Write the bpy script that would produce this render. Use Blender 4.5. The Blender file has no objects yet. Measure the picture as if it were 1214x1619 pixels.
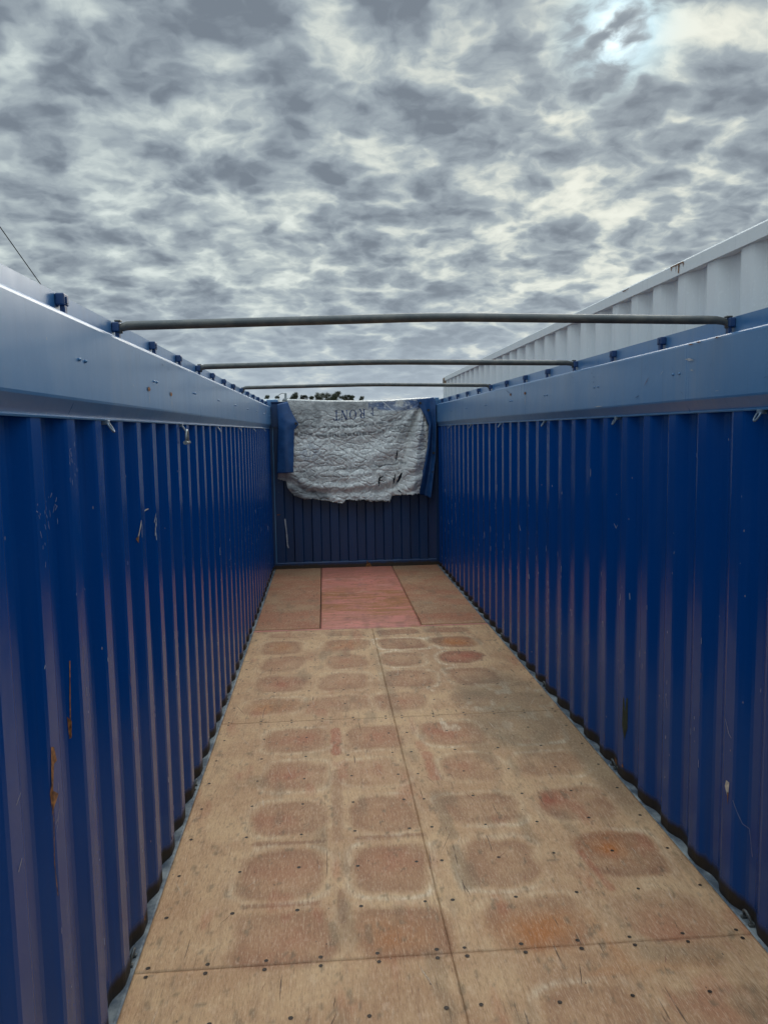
import bpy, bmesh, math, random
import numpy as np
from mathutils import Vector, Matrix, noise
random.seed(7)
rng = np.random.default_rng(7)
sc = bpy.context.scene
COL = sc.collection

# ------------------------------------------------------------------ camera
CX, CZ = -0.4267, 1.9486
PITCH, YAW, ROLL, F = -0.1024, 0.0733, 0.0173, 1254.85
def cam_dir(a, b):
    c, s = math.cos(ROLL), math.sin(ROLL); a, b = c*a - s*b, s*a + c*b
    x, y, z = a/F, 1.0, -b/F
    c, s = math.cos(PITCH), math.sin(PITCH); y, z = c*y - s*z, s*y + c*z
    c, s = math.cos(YAW), math.sin(YAW); x, y = c*x + s*y, -s*x + c*y
    return Vector((x, y, z))
fwd = cam_dir(0, 0).normalized()
right = (cam_dir(F, 0) - cam_dir(0, 0)).normalized()
up = (cam_dir(0, -F) - cam_dir(0, 0)).normalized()
cam = bpy.data.cameras.new('camera'); cam_o = bpy.data.objects.new('camera', cam); COL.objects.link(cam_o)
M = Matrix((right, up, -fwd)).transposed().to_4x4(); M.translation = Vector((CX, 0, CZ))
cam_o.matrix_world = M
cam.sensor_fit = 'VERTICAL'; cam.sensor_height = 24; cam.lens = 24*F/1619
cam.clip_start = 0.05; cam.clip_end = 5000
sc.camera = cam_o

# ------------------------------------------------------------------ view, sun, sky
sc.view_settings.view_transform = 'Standard'; sc.view_settings.look = 'None'
sc.view_settings.exposure = 0.0; sc.view_settings.gamma = 1
SUN_EL, SUN_AZ = math.radians(27), math.radians(20.2)      # azimuth from +Y towards +X
sd = Vector((math.sin(SUN_AZ)*math.cos(SUN_EL), math.cos(SUN_AZ)*math.cos(SUN_EL), math.sin(SUN_EL)))
sun = bpy.data.lights.new('sun', 'SUN'); sun.energy = 1.5; sun.angle = math.radians(35); sun.color = (1, .95, .86)
sun_o = bpy.data.objects.new('sun', sun); COL.objects.link(sun_o)
sun_o.rotation_euler = (-sd).to_track_quat('-Z', 'Y').to_euler(); sun_o.location = (5, 12, 9)

class N:
    """tiny node helper"""
    def __init__(s, nt): s.nt = nt
    def n(s, typ, ins=(), **kw):
        nd = s.nt.nodes.new(typ)
        for k, v in kw.items(): setattr(nd, k, v)
        for k, v in (ins.items() if isinstance(ins, dict) else enumerate(ins)):
            if v is None: continue
            if isinstance(v, bpy.types.NodeSocket): s.nt.links.new(v, nd.inputs[k])
            else: nd.inputs[k].default_value = v
        return nd
    def m(s, op, *a, clamp=False): return s.n('ShaderNodeMath', a, operation=op, use_clamp=clamp).outputs[0]
    def ss(s, v, lo, hi, a=0.0, b=1.0):
        return s.n('ShaderNodeMapRange', {0: v, 1: lo, 2: hi, 3: a, 4: b}, interpolation_type='SMOOTHSTEP').outputs[0]
    def mix(s, f, a, b, blend='MIX'):
        nd = s.n('ShaderNodeMix', data_type='RGBA', blend_type=blend)
        for i, v in ((0, f), (6, a), (7, b)):
            if isinstance(v, bpy.types.NodeSocket): s.nt.links.new(v, nd.inputs[i])
            else: nd.inputs[i].default_value = v if i == 0 else (*v, 1)
        return nd.outputs[2]
    def noise(s, vec, scale, detail=4, rough=.55, dist=0, col=False, dim='3D'):
        nd = s.n('ShaderNodeTexNoise', noise_dimensions=dim)
        s.nt.links.new(vec, nd.inputs['Vector'])
        nd.inputs['Scale'].default_value = scale; nd.inputs['Detail'].default_value = detail
        nd.inputs['Roughness'].default_value = rough; nd.inputs['Distortion'].default_value = dist
        return nd.outputs['Color' if col else 'Fac']
    def mapping(s, vec, scale=(1, 1, 1), loc=(0, 0, 0)):
        nd = s.n('ShaderNodeMapping'); s.nt.links.new(vec, nd.inputs[0])
        nd.inputs['Scale'].default_value = scale; nd.inputs['Location'].default_value = loc
        return nd.outputs[0]

world = bpy.data.worlds.new('World'); sc.world = world; world.use_nodes = True
nt = world.node_tree; nt.nodes.clear(); w = N(nt)
tc = w.n('ShaderNodeTexCoord').outputs['Generated']
sky = w.n('ShaderNodeTexSky', sky_type='NISHITA', sun_disc=False, sun_elevation=SUN_EL, sun_rotation=SUN_AZ)
sep = w.n('ShaderNodeSeparateXYZ', [tc]).outputs
zz = w.m('MAXIMUM', sep[2], 0.0)
zd = w.m('ADD', zz, 0.25)
px = w.m('DIVIDE', sep[0], zd); py = w.m('DIVIDE', sep[1], zd)
P = w.n('ShaderNodeCombineXYZ', [px, py, 0.0]).outputs[0]
warp = w.n('ShaderNodeVectorMath', [w.noise(P, 4.0, 4, .6, col=True), (.5, .5, .5)], operation='SUBTRACT').outputs[0]
warp = w.n('ShaderNodeVectorMath', [warp], operation='SCALE'); warp.inputs[3].default_value = .20
P2 = w.n('ShaderNodeVectorMath', [P, warp.outputs[0]], operation='ADD').outputs[0]
n1 = w.ss(w.noise(w.mapping(P2, (1, 1, 1), (3.1, 1.7, 0)), 5.0, 4, .55), .36, .64)
n2 = w.ss(w.noise(w.mapping(P2, (1, 1, 1), (8.1, 4.7, 0)), 21, 5, .58), .30, .70)
vor = w.n('ShaderNodeTexVoronoi', feature='SMOOTH_F1'); nt.links.new(P2, vor.inputs['Vector'])
vor.inputs['Scale'].default_value = 8.6; vor.inputs['Smoothness'].default_value = .35
cells = w.m('POWER', w.ss(vor.outputs['Distance'], .1, .85), 1.3)
vo2 = w.n('ShaderNodeTexVoronoi', feature='SMOOTH_F1'); nt.links.new(w.mapping(P2, (1, 1, 1), (5.3, 2.2, 0)), vo2.inputs['Vector'])
vo2.inputs['Scale'].default_value = 20; vo2.inputs['Smoothness'].default_value = .4
cells2 = w.ss(vo2.outputs['Distance'], .1, .8)
big = w.ss(w.noise(w.mapping(P, (1, 1, 1), (.4, 5.2, 0)), 1.9, 2, .5), .36, .64)
# thin = 0 (dense dark cloud) .. 1 (thin bright gap)
def acc(*terms):
    t = 0.0
    for v, k in terms: t = w.m('MULTIPLY_ADD', v, k, t)
    return t
bright_band = w.m('MULTIPLY', w.ss(zz, .10, .19), w.ss(zz, .21, .33, 1.0, 0.0))
dark_band = w.m('MULTIPLY', w.ss(zz, .25, .36), w.ss(zz, .38, .52, 1.0, 0.0))
thin = w.m('SUBTRACT', acc((cells, .52), (cells2, .24), (n1, .20), (n2, .22), (big, .12), (bright_band, .09), (dark_band, -.07)), .285)
sunv = w.n('ShaderNodeVectorMath', [tc, tuple(Vector((.3155, .8555, .4105)).normalized())], operation='DOT_PRODUCT').outputs['Value']
sunv = w.m('MAXIMUM', sunv, 0.0)
g_wide = w.m('POWER', sunv, 12.0); g_mid = w.m('POWER', sunv, 60.0); g_core = w.m('POWER', sunv, 1000.0)
thin = w.m('ADD', thin, w.m('MULTIPLY', g_mid, .24))
ramp = w.n('ShaderNodeValToRGB', [thin])
cr = ramp.color_ramp; cr.interpolation = 'B_SPLINE'
cr.elements[0].position = .0; cr.elements[0].color = (.17, .205, .25, 1)
cr.elements[1].position = 1.0; cr.elements[1].color = (.78, .86, .83, 1)
for p, c in ((.24, (.26, .31, .36)), (.46, (.36, .42, .46)), (.68, (.47, .545, .565)), (.86, (.66, .74, .72))):
    e = cr.elements.new(p); e.color = (*c, 1)
# horizon veil: pale blue grey
hz = w.ss(zz, 0.0, .20, 1.0, 0.0)
c = w.mix(w.m('MULTIPLY', hz, .8), ramp.outputs[0], (.44, .53, .62))
# warm brightening round the veiled sun, blue-white hole at its heart
c = w.mix(w.m('MULTIPLY', w.m('MULTIPLY', g_wide, w.ss(thin, .42, .9)), .6), c, (.86, .85, .70))
hole = w.m('MULTIPLY', g_core, w.ss(thin, .35, .75))
c = w.mix(hole, c, (.50, .86, 1.05))
c = w.mix(w.m('MULTIPLY', w.m('MINIMUM', w.m('MULTIPLY', w.m('POWER', sunv, 3600.0), 1.3), 1.0), w.ss(thin, .28, .72)), c, (1.25, 1.45, 1.5))
# overcast zenith and rear sky boosted out of frame to light the floor
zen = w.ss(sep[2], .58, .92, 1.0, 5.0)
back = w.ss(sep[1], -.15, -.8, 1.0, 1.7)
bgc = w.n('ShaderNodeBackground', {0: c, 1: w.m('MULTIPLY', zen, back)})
bgs = w.n('ShaderNodeBackground', {0: sky.outputs[0], 1: .08})
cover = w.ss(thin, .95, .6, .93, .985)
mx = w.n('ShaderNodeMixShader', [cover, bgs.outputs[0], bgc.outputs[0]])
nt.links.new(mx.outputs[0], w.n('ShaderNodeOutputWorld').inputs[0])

# ------------------------------------------------------------------ object helpers
def props(o, label=None, cat=None, group=None, kind=None):
    if label: o['label'] = label
    if cat: o['category'] = cat
    if group: o['group'] = group
    if kind: o['kind'] = kind
    return o
def empty(name, loc=(0, 0, 0), **k):
    o = bpy.data.objects.new(name, None); COL.objects.link(o); o.location = loc; o.empty_display_size = .2
    return props(o, **k)
def link(name, bm, mats, parent=None, smooth=False, **k):
    bmesh.ops.recalc_face_normals(bm, faces=bm.faces)
    me = bpy.data.meshes.new(name); bm.to_mesh(me); bm.free()
    for m in (mats if isinstance(mats, (list, tuple)) else [mats]): me.materials.append(m)
    if smooth:
        for p in me.polygons: p.use_smooth = True
    o = bpy.data.objects.new(name, me); COL.objects.link(o)
    if parent:
        o.parent = parent
        q = parent; off = Vector()
        while q: off += q.location; q = q.parent
        o.location = -off
    return props(o, **k)
def box(bm, a, b, bev=0, mi=0):
    vs = [bm.verts.new((x, y, z)) for x in (a[0], b[0]) for y in (a[1], b[1]) for z in (a[2], b[2])]
    fs = [bm.faces.new([vs[i] for i in f]) for f in ((0, 1, 3, 2), (4, 6, 7, 5), (0, 4, 5, 1), (2, 3, 7, 6), (0, 2, 6, 4), (1, 5, 7, 3))]
    for f in fs: f.material_index = mi
    if bev:
        es = list({e for f in fs for e in f.edges})
        bmesh.ops.bevel(bm, geom=es, offset=bev, segments=2, affect='EDGES', profile=.5)
def tube(bm, pts, rads, seg=10, cap=True, mi=0):
    pts = [Vector(p) for p in pts]
    if not isinstance(rads, (list, tuple)): rads = [rads]*len(pts)
    rings = []; n0 = None
    for i, p in enumerate(pts):
        t = (pts[min(i+1, len(pts)-1)] - pts[max(i-1, 0)]).normalized()
        if n0 is None: n0 = t.orthogonal().normalized()
        n0 = (n0 - t*n0.dot(t)).normalized(); b = t.cross(n0)
        rings.append([bm.verts.new(p + (n0*math.cos(2*math.pi*k/seg) + b*math.sin(2*math.pi*k/seg))*rads[i]) for k in range(seg)])
    for r0, r1 in zip(rings, rings[1:]):
        for k in range(seg):
            f = bm.faces.new((r0[k], r0[(k+1) % seg], r1[(k+1) % seg], r1[k])); f.smooth = True; f.material_index = mi
    if cap:
        bm.faces.new(rings[0][::-1]).material_index = mi; bm.faces.new(rings[-1]).material_index = mi
def prism(bm, prof, ys, fx, closed=True, mi=0):
    """extrude profile [(u,z)] along the y list; fx(u,z,y)->Vector"""
    rows = [[bm.verts.new(fx(u, z, y)) for u, z in prof] for y in ys]
    n = len(prof)
    for r0, r1 in zip(rows, rows[1:]):
        for i in range(n if closed else n-1):
            f = bm.faces.new((r0[i], r0[(i+1) % n], r1[(i+1) % n], r1[i])); f.material_index = mi
    if closed:
        bm.faces.new(rows[0]).material_index = mi; bm.faces.new(rows[-1][::-1]).material_index = mi

# ------------------------------------------------------------------ materials
def mat(name):
    m = bpy.data.materials.new(name); m.use_nodes = True
    nt = m.node_tree; nt.nodes.clear(); h = N(nt)
    b = h.n('ShaderNodeBsdfPrincipled'); o = h.n('ShaderNodeOutputMaterial')
    nt.links.new(b.outputs[0], o.inputs[0])
    h.b = b; h.pos = h.n('ShaderNodeNewGeometry').outputs['Position']
    return m, h
def setb(h, **k):
    for n_, v in k.items():
        n_ = n_.replace('_', ' ')
        if isinstance(v, bpy.types.NodeSocket): h.nt.links.new(v, h.b.inputs[n_])
        else: h.b.inputs[n_].default_value = v if not (isinstance(v, tuple) and len(v) == 3) else (*v, 1)
def bump(h, hgt, strength, dist=.01):
    nd = h.n('ShaderNodeBump', {'Strength': strength, 'Distance': dist, 'Height': hgt}); h.nt.links.new(nd.outputs[0], h.b.inputs['Normal'])

def paint(name, base, rough=.32, fade=.25, dirt_shade_low=False, chips=True, bumpy=.25, spec=.5, coat=0, tint=(1, 1, 1)):
    m, h = mat(name)
    big = h.noise(h.pos, 1.3, 4, .6)
    streak = h.noise(h.mapping(h.pos, (6, 9, .35)), 2.2, 6, .65)
    fine = h.noise(h.pos, 60, 4, .6)
    f = h.m('MULTIPLY', h.ss(h.m('ADD', big, h.m('MULTIPLY', streak, .8)), .75, 1.25), fade)
    pale = tuple(x*.55 + .5*(base[0]+base[1]+base[2])/3 + .05 for x in base)
    c = h.mix(f, base, pale)
    c = h.mix(h.m('MULTIPLY', h.ss(fine, .55, .8), .18), c, tuple(x*1.7+.01 for x in base))
    # dark vertical grime streaks
    gs = h.noise(h.mapping(h.pos, (14, 22, .5), (2, 5, 0)), 2.0, 5, .7)
    c = h.mix(h.m('MULTIPLY', h.ss(gs, .56, .75), .28), c, tuple(x*.45 for x in base))
    r = h.m('ADD', rough, h.m('MULTIPLY', h.m('SUBTRACT', streak, .5), .25))
    if chips:
        ch = h.noise(h.mapping(h.pos, (1, 1, .35)), 38, 3, .6)
        gate = h.noise(h.mapping(h.pos, (1, 1, 1), (9, 2, 4)), 2.6, 2, .5)
        k = h.m('MULTIPLY', h.ss(ch, .735, .76), h.ss(gate, .53, .6))
        c = h.mix(h.m('MULTIPLY', k, .7), c, (.30, .34, .40))
        fs = h.n('ShaderNodeTexVoronoi', {'Vector': h.mapping(h.pos, (1, 1, .5)), 'Scale': 13.0}, feature='F1')
        sp = h.m('LESS_THAN', fs.outputs['Distance'], .035)
        c = h.mix(h.m('MULTIPLY', sp, .6), c, (.34, .30, .27))
    if dirt_shade_low:
        z = h.n('ShaderNodeSeparateXYZ', [h.pos]).outputs[2]
        z = h.m('ADD', z, h.m('MULTIPLY', h.m('SUBTRACT', h.noise(h.mapping(h.pos, (1, 1, .3)), 9, 4, .7), .5), .07))
        k = h.ss(z, .035, .075, 1.0, 0.0)
        brown = h.mix(h.noise(h.pos, 25, 4, .7), (.014, .010, .007), (.055, .032, .014))
        c = h.mix(k, c, brown); r = h.m('ADD', r, h.m('MULTIPLY', k, .4))
        k2 = h.m('MULTIPLY', h.ss(z, .06, .9, 1.0, 0.0), h.m('MULTIPLY', h.ss(streak, .35, .7), .22))  # dirt streaks with shade mixed into the colour low on the wall
        c = h.mix(k2, c, (.035, .026, .03))
    setb(h, Base_Color=c, Roughness=h.m('MAXIMUM', r, .12), Specular_IOR_Level=spec, Coat_Weight=coat, Coat_Roughness=.22, Specular_Tint=tint)
    bn = h.m('ADD', h.m('MULTIPLY', h.noise(h.mapping(h.pos, (1, 1, .6)), 3.2, 3, .5), 1.0), h.m('MULTIPLY', h.noise(h.pos, 220, 2, .5), .02))
    bump(h, bn, bumpy, .03)
    return m
blue_wall = paint('blue wall paint', (.0006, .042, .195), .22, .08, dirt_shade_low=True, bumpy=.22, spec=.34, tint=(.25, .66, 1))
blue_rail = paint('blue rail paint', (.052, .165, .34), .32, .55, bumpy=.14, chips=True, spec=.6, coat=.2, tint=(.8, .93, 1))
blue_dark = paint('blue fitting paint', (.010, .045, .14), .42, .15, bumpy=.1, chips=False)
blue_front = paint('blue front wall paint', (.0015, .030, .10), .36, .08, dirt_shade_low=True, bumpy=.15)
white_paint = paint('white container paint', (.72, .745, .745), .45, .2, bumpy=.2, chips=False)
def simple(name, base, rough=.6, metallic=0, var=.3, scale=30, alt=None, bs=.2):
    m, h = mat(name)
    n = h.noise(h.pos, scale, 5, .65)
    c = h.mix(h.ss(n, .35, .7), tuple(x*(1-var) for x in base), alt or tuple(min(1, x*(1+var)) for x in base))
    setb(h, Base_Color=c, Roughness=rough, Metallic=metallic); bump(h, n, bs, .002)
    return m
galv = simple('weathered galvanised steel', (.075, .085, .088), .45, .3, .2, 14, alt=(.11, .11, .10), bs=.05)
steel = simple('worn bare steel', (.30, .33, .33), .42, .6, .3, 60)
rust = simple('rust', (.20, .065, .018), .85, 0, .6, 70, alt=(.36, .15, .04), bs=.6)
scratch = simple('scratched bare metal', (.42, .43, .45), .5, .1, .3, 90)
tanchip = simple('dried straw and tape', (.55, .48, .38), .8, 0, .3, 80)
dark = simple('dark gap', (.008, .008, .008), .9, 0, .3, 20)
red_mark = simple('red scrape', (.16, .04, .035), .7, 0, .3, 60)
green_mark = simple('dark green stain', (.02, .03, .015), .7, 0, .5, 40)
gutter_m = simple('dusty blue floor edge', (.10, .135, .18), .6, 0, .45, 9, alt=(.25, .27, .27), bs=.3)
screw_m = simple('dark screw head', (.045, .028, .018), .6, .3, .5, 200)
glass_rim = simple('eyelet metal', (.05, .045, .04), .45, .6, .3, 100)
ring_m = simple('blue grey ring paint', (.12, .17, .23), .4, .2, .4, 40)
letter_m = simple('stencilled blue ink', (.018, .05, .15), .7, 0, .35, 60)
concrete = simple('ground gravel', (.17, .155, .13), .95, 0, .35, 1.5, alt=(.12, .14, .07))

# ------------------------------------------------------------------ ground
bm = bmesh.new(); bmesh.ops.create_grid(bm, x_segments=8, y_segments=8, size=2500)
g = link('ground', bm, concrete, kind='structure'); g.location = (0, 0, -.20)

# ------------------------------------------------------------------ the open-top container
Y0, YE = -.70, 11.32
PER = .293; DEP = .032
box_c = empty('open_top_container', (0, 5, -.2), label='blue open-top shipping container seen from inside, with a worn plywood floor', cat='shipping container')
def phase0(s): return 2.113 if s < 0 else 3.248
def depth(y, s):
    t = (y - phase0(s)) % PER
    if t < .088: return 0.0
    if t < .158: return (t-.088)/.07*DEP
    if t < .223: return DEP
    return (PER-t)/.07*DEP
def knots(s, a, b, y0=None, per=PER, pr=(0, .088, .158, .223), d=DEP):
    y0 = phase0(s) if y0 is None else y0
    out = []; k = math.floor((a-y0)/per)-1
    while y0 + k*per < b + per:
        for q, dd in zip(pr, (0, 0, d, d)): out.append((y0+k*per+q, dd))
        k += 1
    out = [q for q in out if a < q[0] < b]
    return out
def corr_sheet(bm, pts, zs, fx, th=.003):
    """pts [(t, depth)], zs heights; fx(t, d, z)"""
    for o_ in (0, th):
        rows = [[bm.verts.new(fx(t, d+o_, z)) for t, d in pts] for z in zs]
        for r0, r1 in zip(rows, rows[1:]):
            for i in range(len(pts)-1): bm.faces.new((r0[i], r0[i+1], r1[i+1], r1[i]))
        if o_ == 0: first = rows
    for a, b in ((first[0], rows[0]), (first[-1], rows[-1])):
        for i in range(len(pts)-1): bm.faces.new((a[i], a[i+1], b[i+1], b[i]))
def soften(pts, r=.009):
    """round the creases of the pressed profile a little"""
    out = [pts[0]]
    for p, q, n_ in zip(pts, pts[1:], pts[2:]):
        for o_, k in ((p, 1), (n_, 1)):
            L = math.hypot(o_[0]-q[0], o_[1]-q[1]); t = min(.3, r/L)
            out.append((q[0]+(o_[0]-q[0])*t, q[1]+(o_[1]-q[1])*t))
    return out + [pts[-1]]
def decal(bm, poly, s, mi):
    """thin mark hugging the wall profile; poly of (y,z) triangulated as a strip between paired points"""
    P_ = [Vector((s*(1.18 + depth(y, s) - .0012), y, z)) for y, z in poly]
    vs = [bm.verts.new(p) for p in P_]
    if len(vs) == 4 or len(vs) == 3:
        bm.faces.new(vs).material_index = mi
    else:
        f = bm.faces.new(vs); f.material_index = mi
        bmesh.ops.triangulate(bm, faces=[f])
def stroke(bm, pts, wd, s, mi, jag=.3):
    for i in range(len(pts)-1):
        (y0, z0), (y1, z1) = pts[i], pts[i+1]
        L = math.hypot(y1-y0, z1-z0) or 1; ny, nz = -(z1-z0)/L, (y1-y0)/L
        n = max(1, int(L/.02))
        for k in range(n):
            a, b = k/n, (k+1)/n
            w0 = wd*(.5+random.random()*jag); w1 = wd*(.5+random.random()*jag)
            q = [(y0+(y1-y0)*a+ny*w0, z0+(z1-z0)*a+nz*w0), (y0+(y1-y0)*b+ny*w1, z0+(z1-z0)*b+nz*w1),
                 (y0+(y1-y0)*b-ny*w1, z0+(z1-z0)*b-nz*w1), (y0+(y1-y0)*a-ny*w0, z0+(z1-z0)*a-nz*w0)]
            decal(bm, q, s, mi)
RING_Y = [2.833, 4.285, 5.72, 7.17, 8.63, 10.1]
for s in (-1, 1):
    bm = bmesh.new()
    ks = knots(s, Y0, YE); pts = soften([(Y0, depth(Y0, s))] + ks + [(YE, depth(YE, s))])
    zs = [-.14] + [i*.08 for i in range(25)] + [2.007]
    def wall_fx(t, d, z, s=s):
        wob = noise.noise(Vector((t*1.7, z*.9, s*5)))*.0025
        return Vector((s*(1.18+d+wob*.6), t+wob, z))
    corr_sheet(bm, pts, zs, wall_fx)
    # marks: chips along the creases
    for _ in range(190):
        k = random.randrange(7, 36); y = phase0(s) + (k-7)*PER + random.choice((.002, .086, .05)) + random.uniform(-.003, .003)
        if not 1.6 < y < 11.1: continue
        z = random.choice((random.uniform(.1, 1.0), random.uniform(.5, 1.2), random.uniform(.15, 1.85))); L = random.uniform(.006, .05)*(.5+y/9); wd = random.uniform(.0008, .002)*(.5+y/7)
        stroke(bm, [(y, z), (y+random.uniform(-.002, .002), z+L)], wd, s, random.choice((2, 2, 2, 1)))
    for _ in range(16):
        k = random.randrange(7, 28); y = phase0(s) + (k-7)*PER + random.uniform(0, .2); z = random.uniform(.0, .10); q = random.uniform(.004, .016)
        decal(bm, [(y-q, z), (y-q*.2, z+q*1.3), (y+q, z+q*.4), (y+q*.3, z-q)], s, 1)
        if random.random() < .4: stroke(bm, [(y, z+q), (y+.002, z+q+random.uniform(.02, .12))], .0015, s, 1)
    if s < 0:
        decal(bm, [(2.122, 1.117), (2.111, 1.016), (2.119, 1.0), (2.136, 1.063), (2.16, 1.063), (2.144, 1.108)], s, 1)
        decal(bm, [(2.111, 1.016), (2.104, .994), (2.107, .954), (2.119, .967), (2.119, 1.0)], s, 1)
        decal(bm, [(2.119, .995), (2.157, .969), (2.119, .950), (2.107, .93)], s, 1)
        stroke(bm, [(2.113, .94), (2.105, .80), (2.11, .70)], .0015, s, 1)
        stroke(bm, [(2.368, 1.283), (2.36, 1.16), (2.356, 1.08), (2.351, 1.05)], .003, s, 1)
        decal(bm, [(2.345, 1.12), (2.362, 1.10), (2.358, 1.05), (2.348, 1.06)], s, 1)
        stroke(bm, [(3.45, 1.61), (3.53, 1.625)], .004, s, 3)
        stroke(bm, [(3.29, 1.60), (3.275, 1.56), (3.26, 1.522)], .004, s, 3); stroke(bm, [(3.30, 1.585), (3.29, 1.53)], .003, s, 2)
        decal(bm, [(3.25, 1.53), (3.27, 1.54), (3.265, 1.51)], s, 1)
        for q in range(5): stroke(bm, [(3.572+random.uniform(-.008, .008), 1.60-.02*q), (3.57+random.uniform(-.01, .01), 1.56-.02*q)], .003, s, 2)
        for q in range(14):
            y = random.uniform(2.13, 2.21); z = random.uniform(1.60, 1.78)
            stroke(bm, [(y, z), (y+random.uniform(-.012, .012), z+random.uniform(-.02, .02))], .0007, s, 2)
        for q in range(10):
            y = random.uniform(2.30, 2.36); z = random.uniform(1.68, 1.79)
            stroke(bm, [(y, z), (y+random.uniform(-.012, .012), z+random.uniform(-.02, .02))], .0006, s, 2)
        for q in range(14):
            y = random.uniform(2.41, 2.49); z = random.uniform(1.78, 1.93)
            stroke(bm, [(y, z), (y+random.uniform(-.006, .006), z+random.uniform(-.02, .02))], .0008, s, 2)
        stroke(bm, [(2.155, .927), (2.14, .905), (2.12, .90)], .0009, s, 2); stroke(bm, [(2.15, .905), (2.125, .875)], .0008, s, 2)
        stroke(bm, [(1.903, 1.092), (1.872, 1.075)], .001, s, 2); stroke(bm, [(1.885, .935), (1.859, .915)], .002, s, 2)
    else:
        decal(bm, [(2.985, .50), (3.01, .50), (3.02, .47), (3.0, .44), (2.99, .455)], s, 3)
        decal(bm, [(2.99, .455), (3.0, .455), (2.995, .40)], s, 1)
        stroke(bm, [(2.955, .44), (2.936, .40), (2.912, .362), (2.882, .356), (2.868, .31), (2.854, .254)], .0009, s, 2)
        decal(bm, [(4.10, .47), (4.14, .46), (4.15, .30), (4.12, .23), (4.10, .30)], s, 4)
        stroke(bm, [(4.37, 1.40), (4.355, 1.375), (4.34, 1.395)], .0015, s, 2)
        stroke(bm, [(6.478, 1.144), (6.463, 1.10)], .004, s, 2); stroke(bm, [(10.27, .72), (10.25, .66), (10.23, .62), (10.19, .62)], .008, s, 2)
        for y, z in ((5.627, .832), (5.605, .78), (5.603, .70), (6.175, .78), (4.10, 1.055), (4.20, 1.03)):
            stroke(bm, [(y, z), (y-.003, z-.035)], .003, s, 2)
        stroke(bm, [(3.03, .75), (3.0, .70), (2.98, .69)], .0012, s, 2); stroke(bm, [(3.6, .66), (3.58, .60)], .001, s, 2)
        decal(bm, [(4.30, .03), (4.34, .035), (4.33, 0), (4.31, -.005)], s, 1)
    wall = link('side_wall', bm, [blue_wall, rust, scratch, tanchip, green_mark], box_c)
    # lashing rings: loops under the rail, and small ones at floor level
    for i, y in enumerate(RING_Y):
        bm = bmesh.new()
        R = .017
        yy = y
        cpt = [Vector((s*(1.165 - .012*math.cos(a)), yy + R*.75*math.sin(a), 1.984 - R*1.15*math.cos(a) - .005)) for a in [k*math.pi/12 - math.pi for k in range(25)]]
        tube(bm, cpt, .0038, 8)
        box(bm, (s*1.168, y-.015, 1.985), (s*1.195, y+.015, 2.002), .003)
        link('lashing_ring', bm, ring_m, wall)
        bm = bmesh.new()
        arc = [Vector((s*(1.196-.030*math.sin(a)), y, .028 - .026*math.cos(a))) for a in [k*math.pi/10 for k in range(11)]]
        arc = [Vector((s*1.19, y-.028, .004))] + [Vector((s*(1.19 - .012*math.sin(a)), y - .028*math.cos(a), .006 + .038*math.sin(a))) for a in [k*math.pi/8 for k in range(9)]] + [Vector((s*1.19, y+.028, .004))]
        tube(bm, arc, .0055, 8)
        box(bm, (s*1.176, y-.036, -.004), (s*1.200, y-.020, .008), .002); box(bm, (s*1.176, y+.020, -.004), (s*1.200, y+.036, .008), .002)
        link('floor_lashing_ring', bm, galv, wall)
    # top rail
    bm = bmesh.new()
    prof = [(1.160, 2.062), (1.160, 2.292), (1.1615, 2.299), (1.166, 2.304), (1.173, 2.306), (1.206, 2.303), (1.2085, 2.306), (1.2085, 2.368), (1.2085, 2.3735),
            (1.228, 2.3735), (1.228, 2.3695), (1.2125, 2.3690), (1.2125, 2.02), (1.190, 2.001), (1.1765, 1.999), (1.175, 2.004), (1.184, 2.0085), (1.1615, 2.054)]
    ys = [Y0 + .25*i for i in range(49)] + [YE]
    ys = [y for y in ys if y <= YE]
    def rail_fx(u, z, y, s=s):
        wb = noise.noise(Vector((y*.9, z*3, s*3+7)))*.0022*(1 if 2.03 < z < 2.29 else .4)
        return Vector((s*(u+wb), y, z + noise.noise(Vector((y*.5, 1, s)))*.002))
    prism(bm, prof, ys, rail_fx)
    def rdec(poly, mi):
        f = bm.faces.new([bm.verts.new((s*(1.1565), y, z)) for y, z in poly]); f.material_index = mi
    def rstroke(a, b, wd, mi):
        L = math.hypot(b[0]-a[0], b[1]-a[1]); ny, nz = -(b[1]-a[1])/L*wd, (b[0]-a[0])/L*wd
        rdec([(a[0]+ny*.3, a[1]+nz*.3), ((a[0]+b[0])/2+ny, (a[1]+b[1])/2+nz), (b[0], b[1]), ((a[0]+b[0])/2-ny, (a[1]+b[1])/2-nz)], mi)
    def blob(y, z, ry, rz, mi, n=9):
        rdec([(y+ry*math.cos(2*math.pi*k/n)*random.uniform(.75, 1.15), z+rz*math.sin(2*math.pi*k/n)*random.uniform(.75, 1.15)) for k in range(n)], mi)
    y = 2.53 if s < 0 else 2.45
    while y < 11.2:                                   # pairs of bolt ends
        for dy in (-.032, .032):
            tube(bm, [(s*1.161, y+dy, 2.178), (s*1.156, y+dy, 2.1775), (s*1.1535, y+dy, 2.177)], [.0062, .0052, .003], 8, mi=0)
        y += 1.06
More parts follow.
